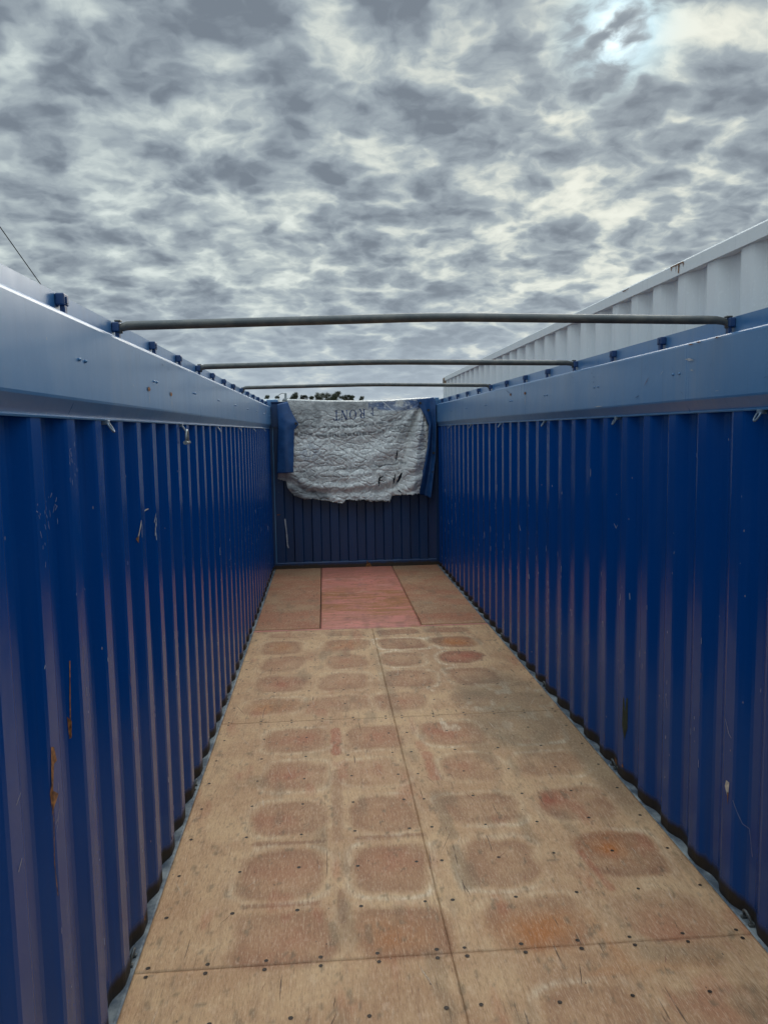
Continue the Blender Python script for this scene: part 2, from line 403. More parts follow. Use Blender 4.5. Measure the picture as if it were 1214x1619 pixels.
    if s < 0:
        blob(3.45, 2.14, .026, .010, 1); blob(3.94, 2.14, .028, .011, 1)
        rstroke((3.452, 2.13), (3.455, 2.07), .002, 5); rstroke((3.945, 2.13), (3.955, 2.07), .003, 5); rstroke((10.3, 2.27), (10.3, 2.16), .012, 1)
        rstroke((3.17, 2.285), (3.18, 2.26), .0015, 3); rstroke((3.30, 2.285), (3.30, 2.235), .0015, 3); rstroke((3.75, 2.27), (3.78, 2.262), .003, 3)
        rstroke((4.62, 2.24), (4.66, 2.19), .002, 3); rstroke((4.02, 2.262), (4.03, 2.20), .0015, 3)
    else:
        blob(6.215, 2.221, .030, .012, 1); blob(6.704, 2.233, .030, .012, 1)
        rstroke((6.21, 2.21), (6.21, 2.12), .004, 5); rstroke((6.71, 2.24), (6.90, 2.285), .003, 3)
        rstroke((3.425, 2.239), (3.33, 2.224), .006, 2); rstroke((3.37, 2.187), (3.335, 2.181), .003, 2)
        rstroke((3.80, 2.19), (3.875, 2.14), .0018, 4); rstroke((3.985, 2.09), (3.918, 2.104), .002, 3)
        for a_, b_ in (((3.40, 2.297), (3.34, 2.293)), ((3.32, 2.298), (3.27, 2.296)), ((4.595, 2.066), (4.445, 2.064)), ((3.16, 2.297), (3.12, 2.298))): rstroke(a_, b_, .003, 1 if b_[0] < 4 else 2)
        for dz in (0, .03, .055): blob(4.62+random.uniform(-.03, .03), 2.21+dz, .006, .004, 3, 6)
    for _ in range(26):
        y = random.uniform(2.4, 10.8); z = random.uniform(2.08, 2.28); a = random.uniform(0, 6.3); L = random.uniform(.01, .05)
        rstroke((y, z), (y+L*math.cos(a), z+L*math.sin(a)), random.uniform(.0006, .0014), random.choice((2, 3)))
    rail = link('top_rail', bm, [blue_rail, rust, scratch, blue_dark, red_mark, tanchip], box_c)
    # sockets for the roof bows
    BY = [2.48+.0, 3.11, 3.755, 4.40, 5.08, 5.71, 6.36, 7.01, 7.70, 8.30, 8.96, 9.61, 10.24, 10.88]
    if s > 0: BY = [2.46] + BY[1:]
    for y in BY:
        bm = bmesh.new()
        box(bm, (s*1.181, y-.023, 2.334), (s*1.208, y+.023, 2.3695), .004)
        box(bm, (s*1.183, y-.012, 2.300), (s*1.198, y+.012, 2.335), .002)
        box(bm, (s*1.177, y-.008, 2.340), (s*1.1815, y+.008, 2.360), .001)
        link('bow_socket', bm, blue_dark, rail)
    # floor gutter and outside bottom rail
    bm = bmesh.new()
    gy = [Y0 + .1*i for i in range(121)]
    rows = [[bm.verts.new((s*u, y, z + noise.noise(Vector((y*6, u*30, s)))*.003)) for u, z in ((1.140, -.008), (1.166, -.006), (1.172, -.001), (1.19, -.004), (1.219, -.006))] for y in gy if y <= YE]
    for r0, r1 in zip(rows, rows[1:]):
        for i in range(4): bm.faces.new((r0[i], r0[i+1], r1[i+1], r1[i]))
    link('floor_gutter', bm, gutter_m, box_c)
    bm = bmesh.new(); prism(bm, [(1.213, -.17), (1.219, -.17), (1.219, -.01), (1.213, -.01)], [Y0, YE], lambda u, z, y, s=s: Vector((s*u, y, z)))
    link('bottom_rail', bm, blue_wall, box_c)
    for y0, y1 in ((YE+.001, YE+.16), (Y0-.16, Y0-.001)):
        bm = bmesh.new(); box(bm, (s*1.135, y0, -.05), (s*1.219, y1, 2.25 if y0 > 0 else 2.28), .004)
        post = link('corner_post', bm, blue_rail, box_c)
        for z0, z1 in ((-.19, -.052), (2.252 if y0 > 0 else 2.282, 2.405)):
            bm = bmesh.new(); box(bm, (s*1.06, y0, z0), (s*1.219, y1+.02, z1), .008)
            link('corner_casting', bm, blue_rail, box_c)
# front end wall
bm = bmesh.new()
FX = 11.345
fp = knots(0, -1.15, 1.15, y0=-1.13, per=.256, pr=(0, .112, .128, .240), d=-.04)
fp = [(-1.16, 0)] + fp + [(1.16, 0)]
corr_sheet(bm, fp, [.085, .5, 1, 1.5, 2.04], lambda t, d, z: Vector((t, FX - d - .04, z)), -.003)
def fstroke(pts, wd, mi, Y=FX-.045):
    for (x0, z0), (x1, z1) in zip(pts, pts[1:]):
        L = math.hypot(x1-x0, z1-z0); nx, nz = -(z1-z0)/L*wd, (x1-x0)/L*wd
        bm.faces.new([bm.verts.new((x, Y, z)) for x, z in ((x0+nx, z0+nz), (x1+nx*.6, z1+nz*.6), (x1-nx*.6, z1-nz*.6), (x0-nx, z0-nz))]).material_index = mi
fstroke([(-1.01, .72), (-.99, .50), (-.985, .35), (-.97, .30)], .010, 2)
fstroke([(-1.115, .78), (-1.07, .785)], .006, 1)
link('front_wall', bm, [blue_front, rust, scratch], box_c)
for side in (-1, 1):
    bm = bmesh.new(); box(bm, (side*1.158, FX-.047, 0.0), (side*1.22, FX-.005, 2.30))
    link('front_corner_strip', bm, blue_front, box_c)
bm = bmesh.new()
prism(bm, [(FX-.055, -.1), (FX-.055, .075), (FX-.035, .092), (FX-.001, .092), (FX-.001, -.1)], [-1.155, 1.155], lambda u, z, y: Vector((y, u, z)))
def bstroke(x, z, w_, h_, mi):
    bm.faces.new([bm.verts.new(q) for q in ((x-w_, FX-.0565, z), (x+w_, FX-.0565, z), (x+w_*.4, FX-.0565, z+h_), (x-w_*.3, FX-.0565, z+h_))]).material_index = mi
bstroke(.165, -.01, .05, .07, 1); bstroke(.15, .04, .012, .05, 1)
link('front_sill', bm, [blue_front, rust], box_c)
bm = bmesh.new()
prism(bm, [(FX-.06, 2.02), (FX-.06, 2.34), (FX-.075, 2.365), (FX-.075, 2.373), (FX+.10, 2.373), (FX+.10, 2.02)], [-1.155, -.6, 0, .6, 1.155], lambda u, z, y: Vector((y, u, z)))
link('front_header', bm, blue_front, box_c)

# ------------------------------------------------------------------ plywood floor
def vnoise(x, y, sc_, seed):
    """cheap value noise on numpy arrays"""
    X = x*sc_+seed*17.3; Y = y*sc_+seed*9.1
    xi = np.floor(X).astype(int); yi = np.floor(Y).astype(int); fx = X-xi; fy = Y-yi
    fx = fx*fx*(3-2*fx); fy = fy*fy*(3-2*fy)
    def hsh(a, b):
        n_ = np.sin(a*127.1+b*311.7+seed*74.7)*43758.5453; return n_-np.floor(n_)
    return (hsh(xi, yi)*(1-fx)+hsh(xi+1, yi)*fx)*(1-fy) + (hsh(xi, yi+1)*(1-fx)+hsh(xi+1, yi+1)*fx)*fy
def fbm(x, y, sc_, seed, o=4):
    t = 0; a = .5
    for i in range(o): t = t + a*vnoise(x, y, sc_*2**i, seed+i); a *= .5
    return t/(1-.5**o)
def sstep(v, a, b):
    t = np.clip((v-a)/(b-a), 0, 1); return t*t*(3-2*t)
#  centre x, centre y, half width, half length, tint, redness, ring, (red dx, red dy)
ST = []
def row(y, xs, hw, hl, tint, red, ring, off=None):
    for i, x in enumerate(xs):
        o_ = (off[i] if off else (0, 0))
        ST.append((x, y, hw, hl, tint[i], red[i], ring[i], o_))
row(4.90, (-.639, -.157, .349, .857), .185, .20, (.6, .6, .6, .3), (.55, .8, .9, 0), (.35, .3, .9, 1.0), [(0, 0), (.03, 0), (-.05, 0), (0, 0)])
row(4.37, (-.623, -.189, .379, .844), .185, .19, (.55, .35, .45, .5), (.8, .35, .4, 0), (.35, .3, .6, .5), [(-.04, 0), (0, 0), (-.05, 0), (0, 0)])
row(3.875, (-.651, -.176, .342, .83), .185, .185, (.65, .65, .7, .7), (.45, .2, .15, .7), (.4, .6, .6, .3), [(-.08, -.02), (0, 0), (0, 0), (-.1, .05)])
row(3.37, (-.661, -.179, .321, .877), .19, .19, (.7, .7, .75, .9), (.5, .55, .1, .55), (.5, .9, .6, .5), [(.02, 0), (0, .02), (0, 0), (-.02, .06)])
row(2.91, (-.65, -.174, .365, .862), .19, .185, (.7, .8, .7, .45), (.5, .6, 1.1, .55), (.25, .2, .2, .25), [(0, -.03), (-.02, -.03), (-.01, -.05), (-.02, -.08)])
row(2.36, (-.64, -.17, .42, .87), .19, .17, (.15, .1, .55, .5), (0, 0, .1, .3), (.1, .1, .6, .2))
row(7.10, (-.85, -.286, .228, .719), .20, .20, (.75, .7, 1.0, 1.0), (.6, .5, .15, 1.2), (.35, .35, 1.2, 1.0), [(0, 0)]*4)
row(6.60, (-.824, -.289, .20, .704), .20, .20, (.6, .6, .75, 1.2), (.35, .4, .1, 1.2), (.2, .25, .8, .9))
row(6.05, (-.807, -.323, .19, .70), .21, .20, (.6, .6, .7, .8), (.7, .35, .25, .2), (.2, .3, .7, .5))
row(5.54, (-.85, -.344, .06, .62), .20, .18, (.5, .5, .6, .3), (.75, .3, .5, .1), (.5, .25, .3, .3))
row(7.53, (-.805, -.274, .238, .731), .20, .11, (.55, .55, .9, .9), (.3, .4, .25, .35), (.2, .2, .6, .5))
for y, t in ((8.4, .5), (8.95, .45), (9.5, .5), (10.1, .3)):
    row(y, (-.83, .85), .2, .2, (t, t*.7), (.4, .2), (.1, .1))
row(10.15, (-.25, .24), .20, .22, (.5, .3), (0, 0), (.9, .6)); row(9.65, (-.25, .24), .20, .20, (.6, .4), (0, 0), (.6, .5))
ORANGE = {(.365, 2.91), (-.174, 2.91), (.877, 3.37), (-.85, 7.10), (-.286, 7.10), (-.85, 5.54), (.719, 7.10)}
def floor_fields(x, y):
    n1 = fbm(x, y, 3.0, 1); n2 = fbm(x, y, 14, 2); n3 = fbm(x*6, y*.8, 6, 5)
    tint = np.zeros_like(x); red = np.zeros_like(x); ring = np.zeros_like(x); orange = np.zeros_like(x); grime_shade = np.zeros_like(x)
    for cx, cy, hw, hl, t, r_, g_, (ox, oy) in ST:
        k_ = math.sin(cx*37+cy*91); sk = .12*math.sin(cx*53+cy*17)
        dx = (x-cx+(n1-.5)*.09+sk*(y-cy))/(hw*(1+.07*k_)); dy = (y-cy+(fbm(x, y, 4, 9)-.5)*.09)/(hl*(1-.08*k_))
        hw, hl = hw, hl; m_ = (np.abs(dx) < 2) & (np.abs(dy) < 2)
        pw = 3.6+.9*math.sin(cx*11+cy*29); r = (np.abs(dx)**pw+np.abs(dy)**pw)**(1/pw) + (n2-.5)*.16
        ins = (1-sstep(r, .80, 1.10))*(.62+.30*sstep(r, .4, .95)+.75*(fbm(x, y, 9, 33)-.5))
        tint = np.maximum(tint, np.where(m_, ins*t, 0))
        side = .12 + 1.1*sstep(fbm(x, y, 4.5, 12), .38, .66)*(.4+.6*sstep(np.abs(dy), .3, 1.0))
        ring = np.maximum(ring, np.where(m_, np.exp(-((r-1.13)/.085)**2)*g_*side*(.3+1.2*n3), 0))
        rr = ((dx-ox/hw)/.75)**2+((dy-oy/hl)/.7)**2
        rv = np.exp(-rr*1.3)*r_*(.45+.95*fbm(x, y, 7, 20))
        if (cx, cy) in ORANGE: orange = np.maximum(orange, np.where(m_, rv, 0))
        else: red = np.maximum(red, np.where(m_, rv*ins*1.35, 0))
        if abs(cx-.877) < .001 and cy == 3.37:
            q = ((x-.84)/.05)**2+((y-3.42)/.05)**2; orange = np.maximum(orange, np.exp(-q)*1.3)
    # extra worn streaks
    def bar(x0, y0, x1, y1, hw, amt, arr, soft=.5):
        L2 = (x1-x0)**2+(y1-y0)**2; t = np.clip(((x-x0)*(x1-x0)+(y-y0)*(y1-y0))/L2, 0, 1)
        d = np.hypot(x-(x0+t*(x1-x0)), y-(y0+t*(y1-y0)))/hw + (n2-.5)*.9
        return np.maximum(arr, (1-sstep(d, 1-soft, 1+soft*.4))*amt)
    fr = sstep(y, 7.7, 7.85); tint = np.maximum(tint, fr*(.35+.5*fbm(x, y, 2.5, 61))); red = np.maximum(red, fr*sstep(fbm(x, y*1.5, 2.2, 62), .35, .7)*.55)
    red = bar(-.40, 5.05, -.40, 4.65, .035, .75, red); tint = bar(-.40, 4.4, -.41, 3.65, .035, .5, tint)
    tint = bar(-.40, 3.2, -.40, 3.0, .02, .6, tint)
    tint = bar(-.80, 3.63, -.48, 3.63, .022, .7, tint); tint = bar(-.32, 3.64, .0, 3.64, .022, .7, tint)
    tint = bar(-.80, 3.13, -.50, 3.13, .022, .6, tint)
    red = bar(.14, 4.6, .15, 4.25, .035, .6, red); red = bar(.70, 3.4, .74, 3.1, .02, .5, red)
    grime_shade = bar(.13, 3.98, .14, 3.6, .035, .55, grime_shade); grime_shade = bar(.13, 3.5, .14, 3.2, .04, .6, grime_shade)
    grime_shade = bar(-.44, 2.98, -.43, 2.88, .02, .7, grime_shade); grime_shade = bar(-.30, 2.95, -.30, 2.85, .015, .6, grime_shade)
    orange = bar(.58, 2.95, .62, 2.66, .03, .3, orange, .8); orange = bar(.50, 2.60, .95, 2.63, .04, .28, orange, .9)
    grime_shade = bar(.75, 2.68, .95, 2.66, .06, .4, grime_shade)
    grime_shade = bar(-.02, 6.9, .02, 5.3, .05, .35, grime_shade)
    # olive damp patch along the right edge
    q = ((x-.86)/.40)**2+((y-5.25)/.95)**2 + (n1-.5)*1.2
    grime_shade = np.maximum(grime_shade, (1-sstep(q, .25, 1.25))*(.35+.7*fbm(x, y, 8, 66)))
    q = ((x-1.12)/.14)**2+((y-4.6)/1.0)**2 + (n1-.5)*.8
    grime_shade = np.maximum(grime_shade, (1-sstep(q, .2, 1.3))*.8)
    ring = np.maximum(ring, sstep(fbm(x*2, y, 6, 31), .58, .75)*(1-sstep(np.abs(y-5.4), .3, .7))*(x > .3)*.8)
    # front wall's shade painted into the floor, darkening towards it
    grime_shade = np.maximum(grime_shade, sstep(y + (n1-.5)*.8, 10.2, 11.3)*.55)
    # general mottling
    mott = sstep(fbm(x, y, 2.2, 40), .45, .75)*.30
    tint = np.maximum(tint, mott)
    spots = sstep(fbm(x*1.6, y*.7, 26, 50, 3), .70, .80)*.75
    spots = np.maximum(spots, sstep(fbm(x, y*.35, 9, 55, 4), .62, .78)*.45)
    red = np.maximum(red, sstep(fbm(x*1.5, y*.6, 5, 57, 4), .66, .82)*.4)
    grime_shade = np.maximum(grime_shade, spots)
    return np.clip(np.stack([tint, np.clip(red, 0, 1), ring, orange, grime_shade], -1), 0, 1)
def set_fields(me):
    co = np.empty(len(me.vertices)*3, 'f'); me.vertices.foreach_get('co', co); co = co.reshape(-1, 3)
    f = floor_fields(co[:, 0].astype(float), co[:, 1].astype(float))
    one = np.ones(len(co))
    for nme, cols in (('stains', (0, 1, 2)), ('grime_shade', (3, 4, 4))):
        at = me.color_attributes.new(nme, 'FLOAT_COLOR', 'POINT')
        a = np.stack([f[:, cols[0]], f[:, cols[1]], f[:, cols[2]], one], -1).astype('f')
        at.data.foreach_set('color', a.ravel())
def floor_mat(name, plate=False):
    m, h = mat(name)
    a = h.n('ShaderNodeSeparateColor', [h.n('ShaderNodeAttribute', attribute_name='stains').outputs['Color']]).outputs
    b = h.n('ShaderNodeSeparateColor', [h.n('ShaderNodeAttribute', attribute_name='grime_shade').outputs['Color']]).outputs
    grain = h.noise(h.mapping(h.pos, (1, .10, 1)), 95, 7, .72)
    grain2 = h.noise(h.mapping(h.pos, (1, .06, 1), (3, 1, 0)), 28, 5, .6)
    mott = h.noise(h.pos, 3.0, 5, .6)
    if plate:
        c = h.mix(h.ss(mott, .3, .7), (.60, .20, .145), (.46, .17, .115))
        st = h.noise(h.mapping(h.pos, (1, 4, 1)), 5.5, 6, .75)
        c = h.mix(h.m('MULTIPLY', h.ss(st, .50, .60), .8), c, (.33, .13, .04))
        yy = h.n('ShaderNodeSeparateXYZ', [h.pos]).outputs[1]
        zone = h.m('MULTIPLY', h.ss(yy, 8.0, 8.4), h.ss(yy, 9.4, 10.0, 1.0, 0.0))
        wn = h.noise(h.mapping(h.pos, (.6, 3, 1), (2, 8, 0)), 3.0, 6, .75)
        c = h.mix(h.m('MULTIPLY', h.m('MULTIPLY', zone, h.ss(wn, .45, .56)), .9), c, (.36, .14, .04))
        sc2 = h.noise(h.mapping(h.pos, (3, 1, 1), (5, 1, 0)), 11, 5, .7)
        c = h.mix(h.m('MULTIPLY', h.ss(sc2, .60, .68), .5), c, (.68, .40, .33))
        c = h.mix(h.m('MULTIPLY', a[2], .6), c, (.66, .38, .30))
        c = h.mix(h.m('MULTIPLY', b[1], .6), c, (.12, .05, .035))
        c = h.mix(h.m('MULTIPLY', h.ss(grain, .58, .8), .2), c, (.6, .36, .3))
        setb(h, Base_Color=c, Roughness=.55); bump(h, h.m('ADD', grain, st), .25, .002)
        return m
    c = h.mix(h.ss(mott, .35, .65), (.48, .268, .135), (.585, .36, .188))
    c = h.mix(h.m('MULTIPLY', h.ss(grain2, .50, .68), .26), c, (.29, .165, .095))
    c = h.mix(h.m('MULTIPLY', a[0], .88), c, (.225, .088, .045))
    c = h.mix(h.m('MULTIPLY', a[1], .85), c, (.36, .075, .035))
    c = h.mix(h.m('MULTIPLY', b[0], .90), c, (.42, .125, .022))
    c = h.mix(h.m('MULTIPLY', h.ss(grain, .52, .66), .34), c, (.68, .47, .30))
    c = h.mix(h.m('MULTIPLY', h.ss(grain, .47, .33), .42), c, (.16, .085, .045))
    c = h.mix(h.m('MULTIPLY', a[2], .85), c, h.mix(h.ss(grain, .42, .58), (.46, .31, .19), (.78, .62, .43)))
    c = h.mix(h.m('MULTIPLY', b[1], .70), c, (.13, .10, .06))
    # cracks along the grain and dark pits
    crk = h.noise(h.mapping(h.pos, (1, .045, 1), (7, 3, 0)), 60, 3, .5)
    gate = h.noise(h.mapping(h.pos, (1, .4, 1), (1, 9, 0)), 4, 2, .5)
    k = h.m('MULTIPLY', h.ss(crk, .665, .70), h.ss(gate, .5, .58))
    c = h.mix(h.m('MULTIPLY', k, .75), c, (.07, .04, .028))
    v = h.n('ShaderNodeTexVoronoi', {'Vector': h.mapping(h.pos, (1, .55, 1)), 'Scale': 22.0}, feature='F1')
    rnd = h.n('ShaderNodeSeparateColor', [v.outputs['Color']]).outputs[0]
    pit = h.m('MULTIPLY', h.m('LESS_THAN', v.outputs['Distance'], .07), h.m('GREATER_THAN', rnd, .72))
    c = h.mix(h.m('MULTIPLY', pit, .7), c, (.06, .035, .025))
    fine = h.noise(h.pos, 420, 2, .6)
    gr3 = h.noise(h.mapping(h.pos, (1, .16, 1), (11, 5, 0)), 210, 4, .7)
    c = h.mix(h.m('MULTIPLY', h.ss(gr3, .53, .64), .30), c, (.74, .52, .35))
    c = h.mix(h.m('MULTIPLY', h.ss(gr3, .46, .34), .38), c, (.14, .075, .045))
    blot = h.noise(h.mapping(h.pos, (1, .5, 1), (4, 8, 0)), 17, 6, .7)
    c = h.mix(h.m('MULTIPLY', h.ss(blot, .57, .70), .26), c, (.24, .12, .075))
    c = h.mix(h.m('MULTIPLY', h.ss(blot, .42, .32), .22), c, (.72, .50, .34))
    c = h.mix(h.m('MULTIPLY', h.ss(fine, .55, .8), .25), c, (.18, .11, .075))
    setb(h, Base_Color=c, Roughness=.72, Specular_IOR_Level=.35)
    bump(h, h.m('SUBTRACT', h.m('ADD', h.m('ADD', grain, gr3), h.m('MULTIPLY', fine, .3)), h.m('MULTIPLY', h.m('ADD', k, pit), 1.5)), .55, .003)
    return m
ply = floor_mat('weathered plywood'); plate_m = floor_mat('red painted steel plate', True)
def panel(name, x0, x1, y0, y1, m, z=0.0, res=.010, g=.0015, jz=.0, **k):
    x0 += g; x1 -= g; y0 += g; y1 -= g
    nx = max(2, int((x1-x0)/res)); ny = max(2, int((y1-y0)/(res*1.5)))
    xs = np.linspace(x0, x1, nx+1); ys = np.linspace(y0, y1, ny+1)
    X, Y = np.meshgrid(xs, ys); n_ = X.size
    ed = np.minimum(np.minimum(X-x0, x1-X), np.minimum(Y-y0, y1-Y))
    Z = z + jz + (fbm(X, Y, 2.5, 77)-.5)*.004 - .0012*(1-sstep(ed, 0, .006))
    co = np.stack([X.ravel(), Y.ravel(), Z.ravel()], -1)
    idx = np.arange(n_).reshape(ny+1, nx+1)
    fs = np.stack([idx[:-1, :-1], idx[:-1, 1:], idx[1:, 1:], idx[1:, :-1]], -1).reshape(-1, 4).tolist()
    # skirt down the edge (28 mm sheet)
    rim = list(idx[0, :]) + list(idx[1:, -1]) + list(idx[-1, -2::-1]) + list(idx[-2:0:-1, 0])
    low = co[rim].copy(); low[:, 2] = z - .026
    base = n_; co = np.vstack([co, low]); R = len(rim)
    for i in range(R): fs.append([int(rim[i]), base+i, base+(i+1) % R, int(rim[(i+1) % R])])
    me = bpy.data.meshes.new(name); me.from_pydata(co.tolist(), [], fs); me.materials.append(m)
    me.update(); set_fields(me)
    for p in me.polygons: p.use_smooth = True
    o = bpy.data.objects.new(name, me); COL.objects.link(o); o.parent = box_c; o.location = -box_c.location
    return props(o, **k)
panels = []
S = [.285, 2.760, 5.232, 7.705]
for i in range(3):
    for x0, x1 in ((-1.165, 0), (0, 1.165)):
        panels.append((x0, x1, S[i], S[i+1], panel('floor_panel', x0-(.0 if x0 else .0), x1, S[i], S[i+1], ply, jz=random.uniform(-.001, .001))))
for x0, x1 in ((-1.165, 0), (0, 1.165)): panels.append((x0, x1, Y0, S[0], panel('floor_panel', x0, x1, Y0, S[0], ply, res=.03)))
panels.append((-1.165, -.512, 7.785, 11.30, panel('floor_panel', -1.165, -.512, 7.785, 11.30, ply, g=.004)))
panels.append((.506, 1.165, 7.785, 11.30, panel('floor_panel', .506, 1.165, 7.785, 11.30, ply, g=.006)))
plate = panel('floor_plate', -.508, .502, 7.76, 11.30, plate_m, res=.02, label='red painted steel plate set into the floor')
strip = panel('floor_cross_strip', -1.165, 1.165, 7.709, 7.758, plate_m, g=.001, res=.015)
# (steel sub-floor closing the joints)
bm = bmesh.new(); box(bm, (-1.21, Y0, -.16), (1.21, 11.31, -.03)); link('floor_frame', bm, dark, box_c)
dm = random.Random(99)
drag = simple('pale drag scratch', (.52, .40, .30), .8, 0, .3, 90); drag_d = simple('dark crack', (.05, .03, .02), .9, 0, .4, 90); drag_r = simple('reddish scrape on wood', (.22, .075, .055), .8, 0, .4, 60)
for (x0, x1, y0, y1, o) in panels[:6]:
    bm = bmesh.new()
    for k in range(34):
        x = dm.uniform(x0+.04, x1-.04); y = dm.uniform(y0+.05, y1-.12); a = dm.gauss(1.45, .35); L = dm.uniform(.02, .12)*(1 if k % 5 else 2.2); mi = dm.choice((0, 1, 1, 2, 0))
        wd = dm.uniform(.0006, .0016); px0, py0 = x, y; n_ = 5
        prev = None
        for i in range(n_+1):
            t = i/n_; xx = x+math.cos(a)*L*t+dm.gauss(0, .0012); yy = y+math.sin(a)*L*t
            if not (x0+.01 < xx < x1-.01 and y0+.01 < yy < y1-.01): break
            z = float((fbm(np.array([xx]), np.array([yy]), 2.5, 77)[0]-.5)*.004)+.0018
            w_ = wd*(1-abs(2*t-1))+.0003
            cur = (bm.verts.new((xx-w_, yy, z)), bm.verts.new((xx+w_, yy, z)))
            if prev: bm.faces.new((prev[0], prev[1], cur[1], cur[0])).material_index = mi
            prev = cur
    link('floor_scratches', bm, [drag, drag_d, drag_r], o, kind='stuff')
# screws
XS = (.057, .322, .585, .850, 1.112); SX = (.054, .272, .487, .69, .902, 1.112)
scr = []
for r0, n_ in ((2.476, 1), (3.09, 7), (5.54, 7)):
    for k in range(n_):
        y = r0 + k*.3085
        for x in XS:
            for sg in (-1, 1): scr.append((sg*x + random.gauss(0, .003), y + random.gauss(0, .004)))
for y in (2.736, 2.784, 5.208, 5.256):
    for x in SX:
        for sg in (-1, 1): scr.append((sg*x + random.gauss(0, .002), y))
for y in (7.66, 8.1, 8.6, 9.1, 9.6, 10.2):
    for x in (-1.1, -.85, -.60, .60, .85, 1.1): scr.append((x + random.gauss(0, .006), y + random.gauss(0, .01)))
scr.sort(key=lambda q: q[1])
def screw_bm(bm, x, y):
    z = float(0.0 + (fbm(np.array([x]), np.array([y]), 2.5, 77)[0]-.5)*.004)
    r = random.uniform(.0075, .0095)
    c_ = bm.verts.new((x, y, z+.0012)); ring = [bm.verts.new((x+r*math.cos(a), y+r*math.sin(a), z+.0020)) for a in [k*math.pi/5 for k in range(10)]]
    ring2 = [bm.verts.new((x+r*.55*math.cos(a), y+r*.55*math.sin(a), z+.0014)) for a in [k*math.pi/5 for k in range(10)]]
    for k in range(10):
        bm.faces.new((ring[k], ring[(k+1) % 10], ring2[(k+1) % 10], ring2[k])); bm.faces.new((ring2[k], ring2[(k+1) % 10], c_))
def owner(x, y):
    for x0, x1, y0, y1, o in panels:
        if x0 <= x <= x1 and y0 <= y <= y1: return o
for x, y in scr[:100]:
    o = owner(x, y)
    if o: bm = bmesh.new(); screw_bm(bm, x, y); link('screw', bm, screw_m, o)
bm = bmesh.new()
for x, y in scr[100:]:
    if owner(x, y): screw_bm(bm, x, y)
link('screws', bm, screw_m, box_c, kind='stuff')

# ------------------------------------------------------------------ roof bows
def bow(y, zl, zp, zr, xp, label):
    o = empty('roof_bow', (0, y, zp), label=label, cat='roof bow', group='tubular roof bows spanning the open container')
    bm = bmesh.new()
    pts = [(-1.186, y, 2.330), (-1.184, y, 2.345), (-1.176, y, zl-.006), (-1.155, y, zl+.001), (-1.12, y, zl+.002)]
    n_ = 14
    for i in range(n_+1):
        x = -1.06 + (xp+1.06-.12)*i/n_; pts.append((x, y, zl+.003+(zp-zl-.003)*(x+1.06)/(xp+1.06)))
    for dx in (-.06, 0, .06): pts.append((xp+dx, y, zp-.0015+abs(dx)*-.01))
    for i in range(n_+1):
        x = xp+.12 + (1.06-xp-.12)*i/n_; pts.append((x, y, zp+(zr-zp)*(x-xp)/(1.08-xp)))
    pts += [(1.10, y, zr), (1.14, y, zr-.001), (1.168, y, zr-.006), (1.186, y, 2.346), (1.186, y, 2.330)]
    rad = [.013]*2 + [.015, .017] + [.0172]*(len(pts)-9) + [.0172, .016, .0145, .012, .012]
    tube(bm, pts, rad, 16)
    link('tube', bm, galv, o)
    for sx in (-1, 1):
        bm = bmesh.new(); box(bm, (sx*1.176, y-.014, 2.371), (sx*1.199, y+.014, 2.378), .002)
        link('end_lug', bm, galv, o)
bow(3.11, 2.356, 2.382, 2.363, .02, 'nearest and thickest looking grey tubular roof bow across the open top')
bow(5.08, 2.361, 2.380, 2.362, -.06, 'middle grey tubular roof bow, between the nearest bow and the farthest one')
bow(7.70, 2.373, 2.389, 2.369, .05, 'farthest grey tubular roof bow, lowest one just above the tarpaulin and trees')

# ------------------------------------------------------------------ shackle on the left ring
sh = empty('bow_shackle', (-1.155, 4.30, 1.95), label='galvanised bow shackle hanging from a lashing ring on the left wall', cat='shackle')
bm = bmesh.new()
pts = [(-1.150, 4.262, 1.905), (-1.150, 4.264, 1.935), (-1.150, 4.272, 1.957), (-1.150, 4.287, 1.968), (-1.150, 4.302, 1.966), (-1.150, 4.316, 1.95), (-1.150, 4.322, 1.93), (-1.150, 4.322, 1.905)]
tube(bm, pts, .0065, 10)
link('body', bm, steel, sh)
bm = bmesh.new(); tube(bm, [(-1.150, 4.24, 1.903), (-1.150, 4.35, 1.903)], .006, 10)
tube(bm, [(-1.150, 4.232, 1.903), (-1.150, 4.244, 1.903)], .011, 8); tube(bm, [(-1.150, 4.338, 1.903), (-1.150, 4.350, 1.903)], .010, 6)
link('pin', bm, steel, sh)

# ------------------------------------------------------------------ tarpaulin over the front header
tarp = empty('tarpaulin', (0, 11.2, 2.39), label='torn grey and blue tarpaulin draped over the front end wall', cat='tarpaulin')
def interp(tab, t):
    for (a, va), (b, vb) in zip(tab, tab[1:]):
        if t <= b:
            k = (t-a)/(b-a) if b > a else 0; return va + (vb-va)*k
    return tab[-1][1]
TOP = [(-.91, 2.392), (-.68, 2.382), (-.446, 2.368), (.03, 2.358), (.507, 2.362), (.75, 2.376), (.90, 2.384), (1.0, 2.386), (1.2, 2.386)]
BOT = [(-1.09, 1.30), (-1.057, 1.28), (-.975, 1.262), (-.95, 1.15), (-.862, 1.05), (-.72, 1.0), (-.6, 1.006), (-.445, .97), (-.314, .952), (-.19, .925), (-.135, .98),
       (0, .965), (.097, .98), (.193, .948), (.387, .945), (.484, .935), (.522, 1.02), (.68, 1.036), (.89, 1.046)]
LEFT = [(0, -.93), (.25, -.90), (.5, -.93), (.8, -1.03), (.92, -1.08), (1.0, -1.09)]
RIGHT = [(0, .93), (.12, .985), (.27, 1.055), (.45, 1.035), (1.0, .89)]
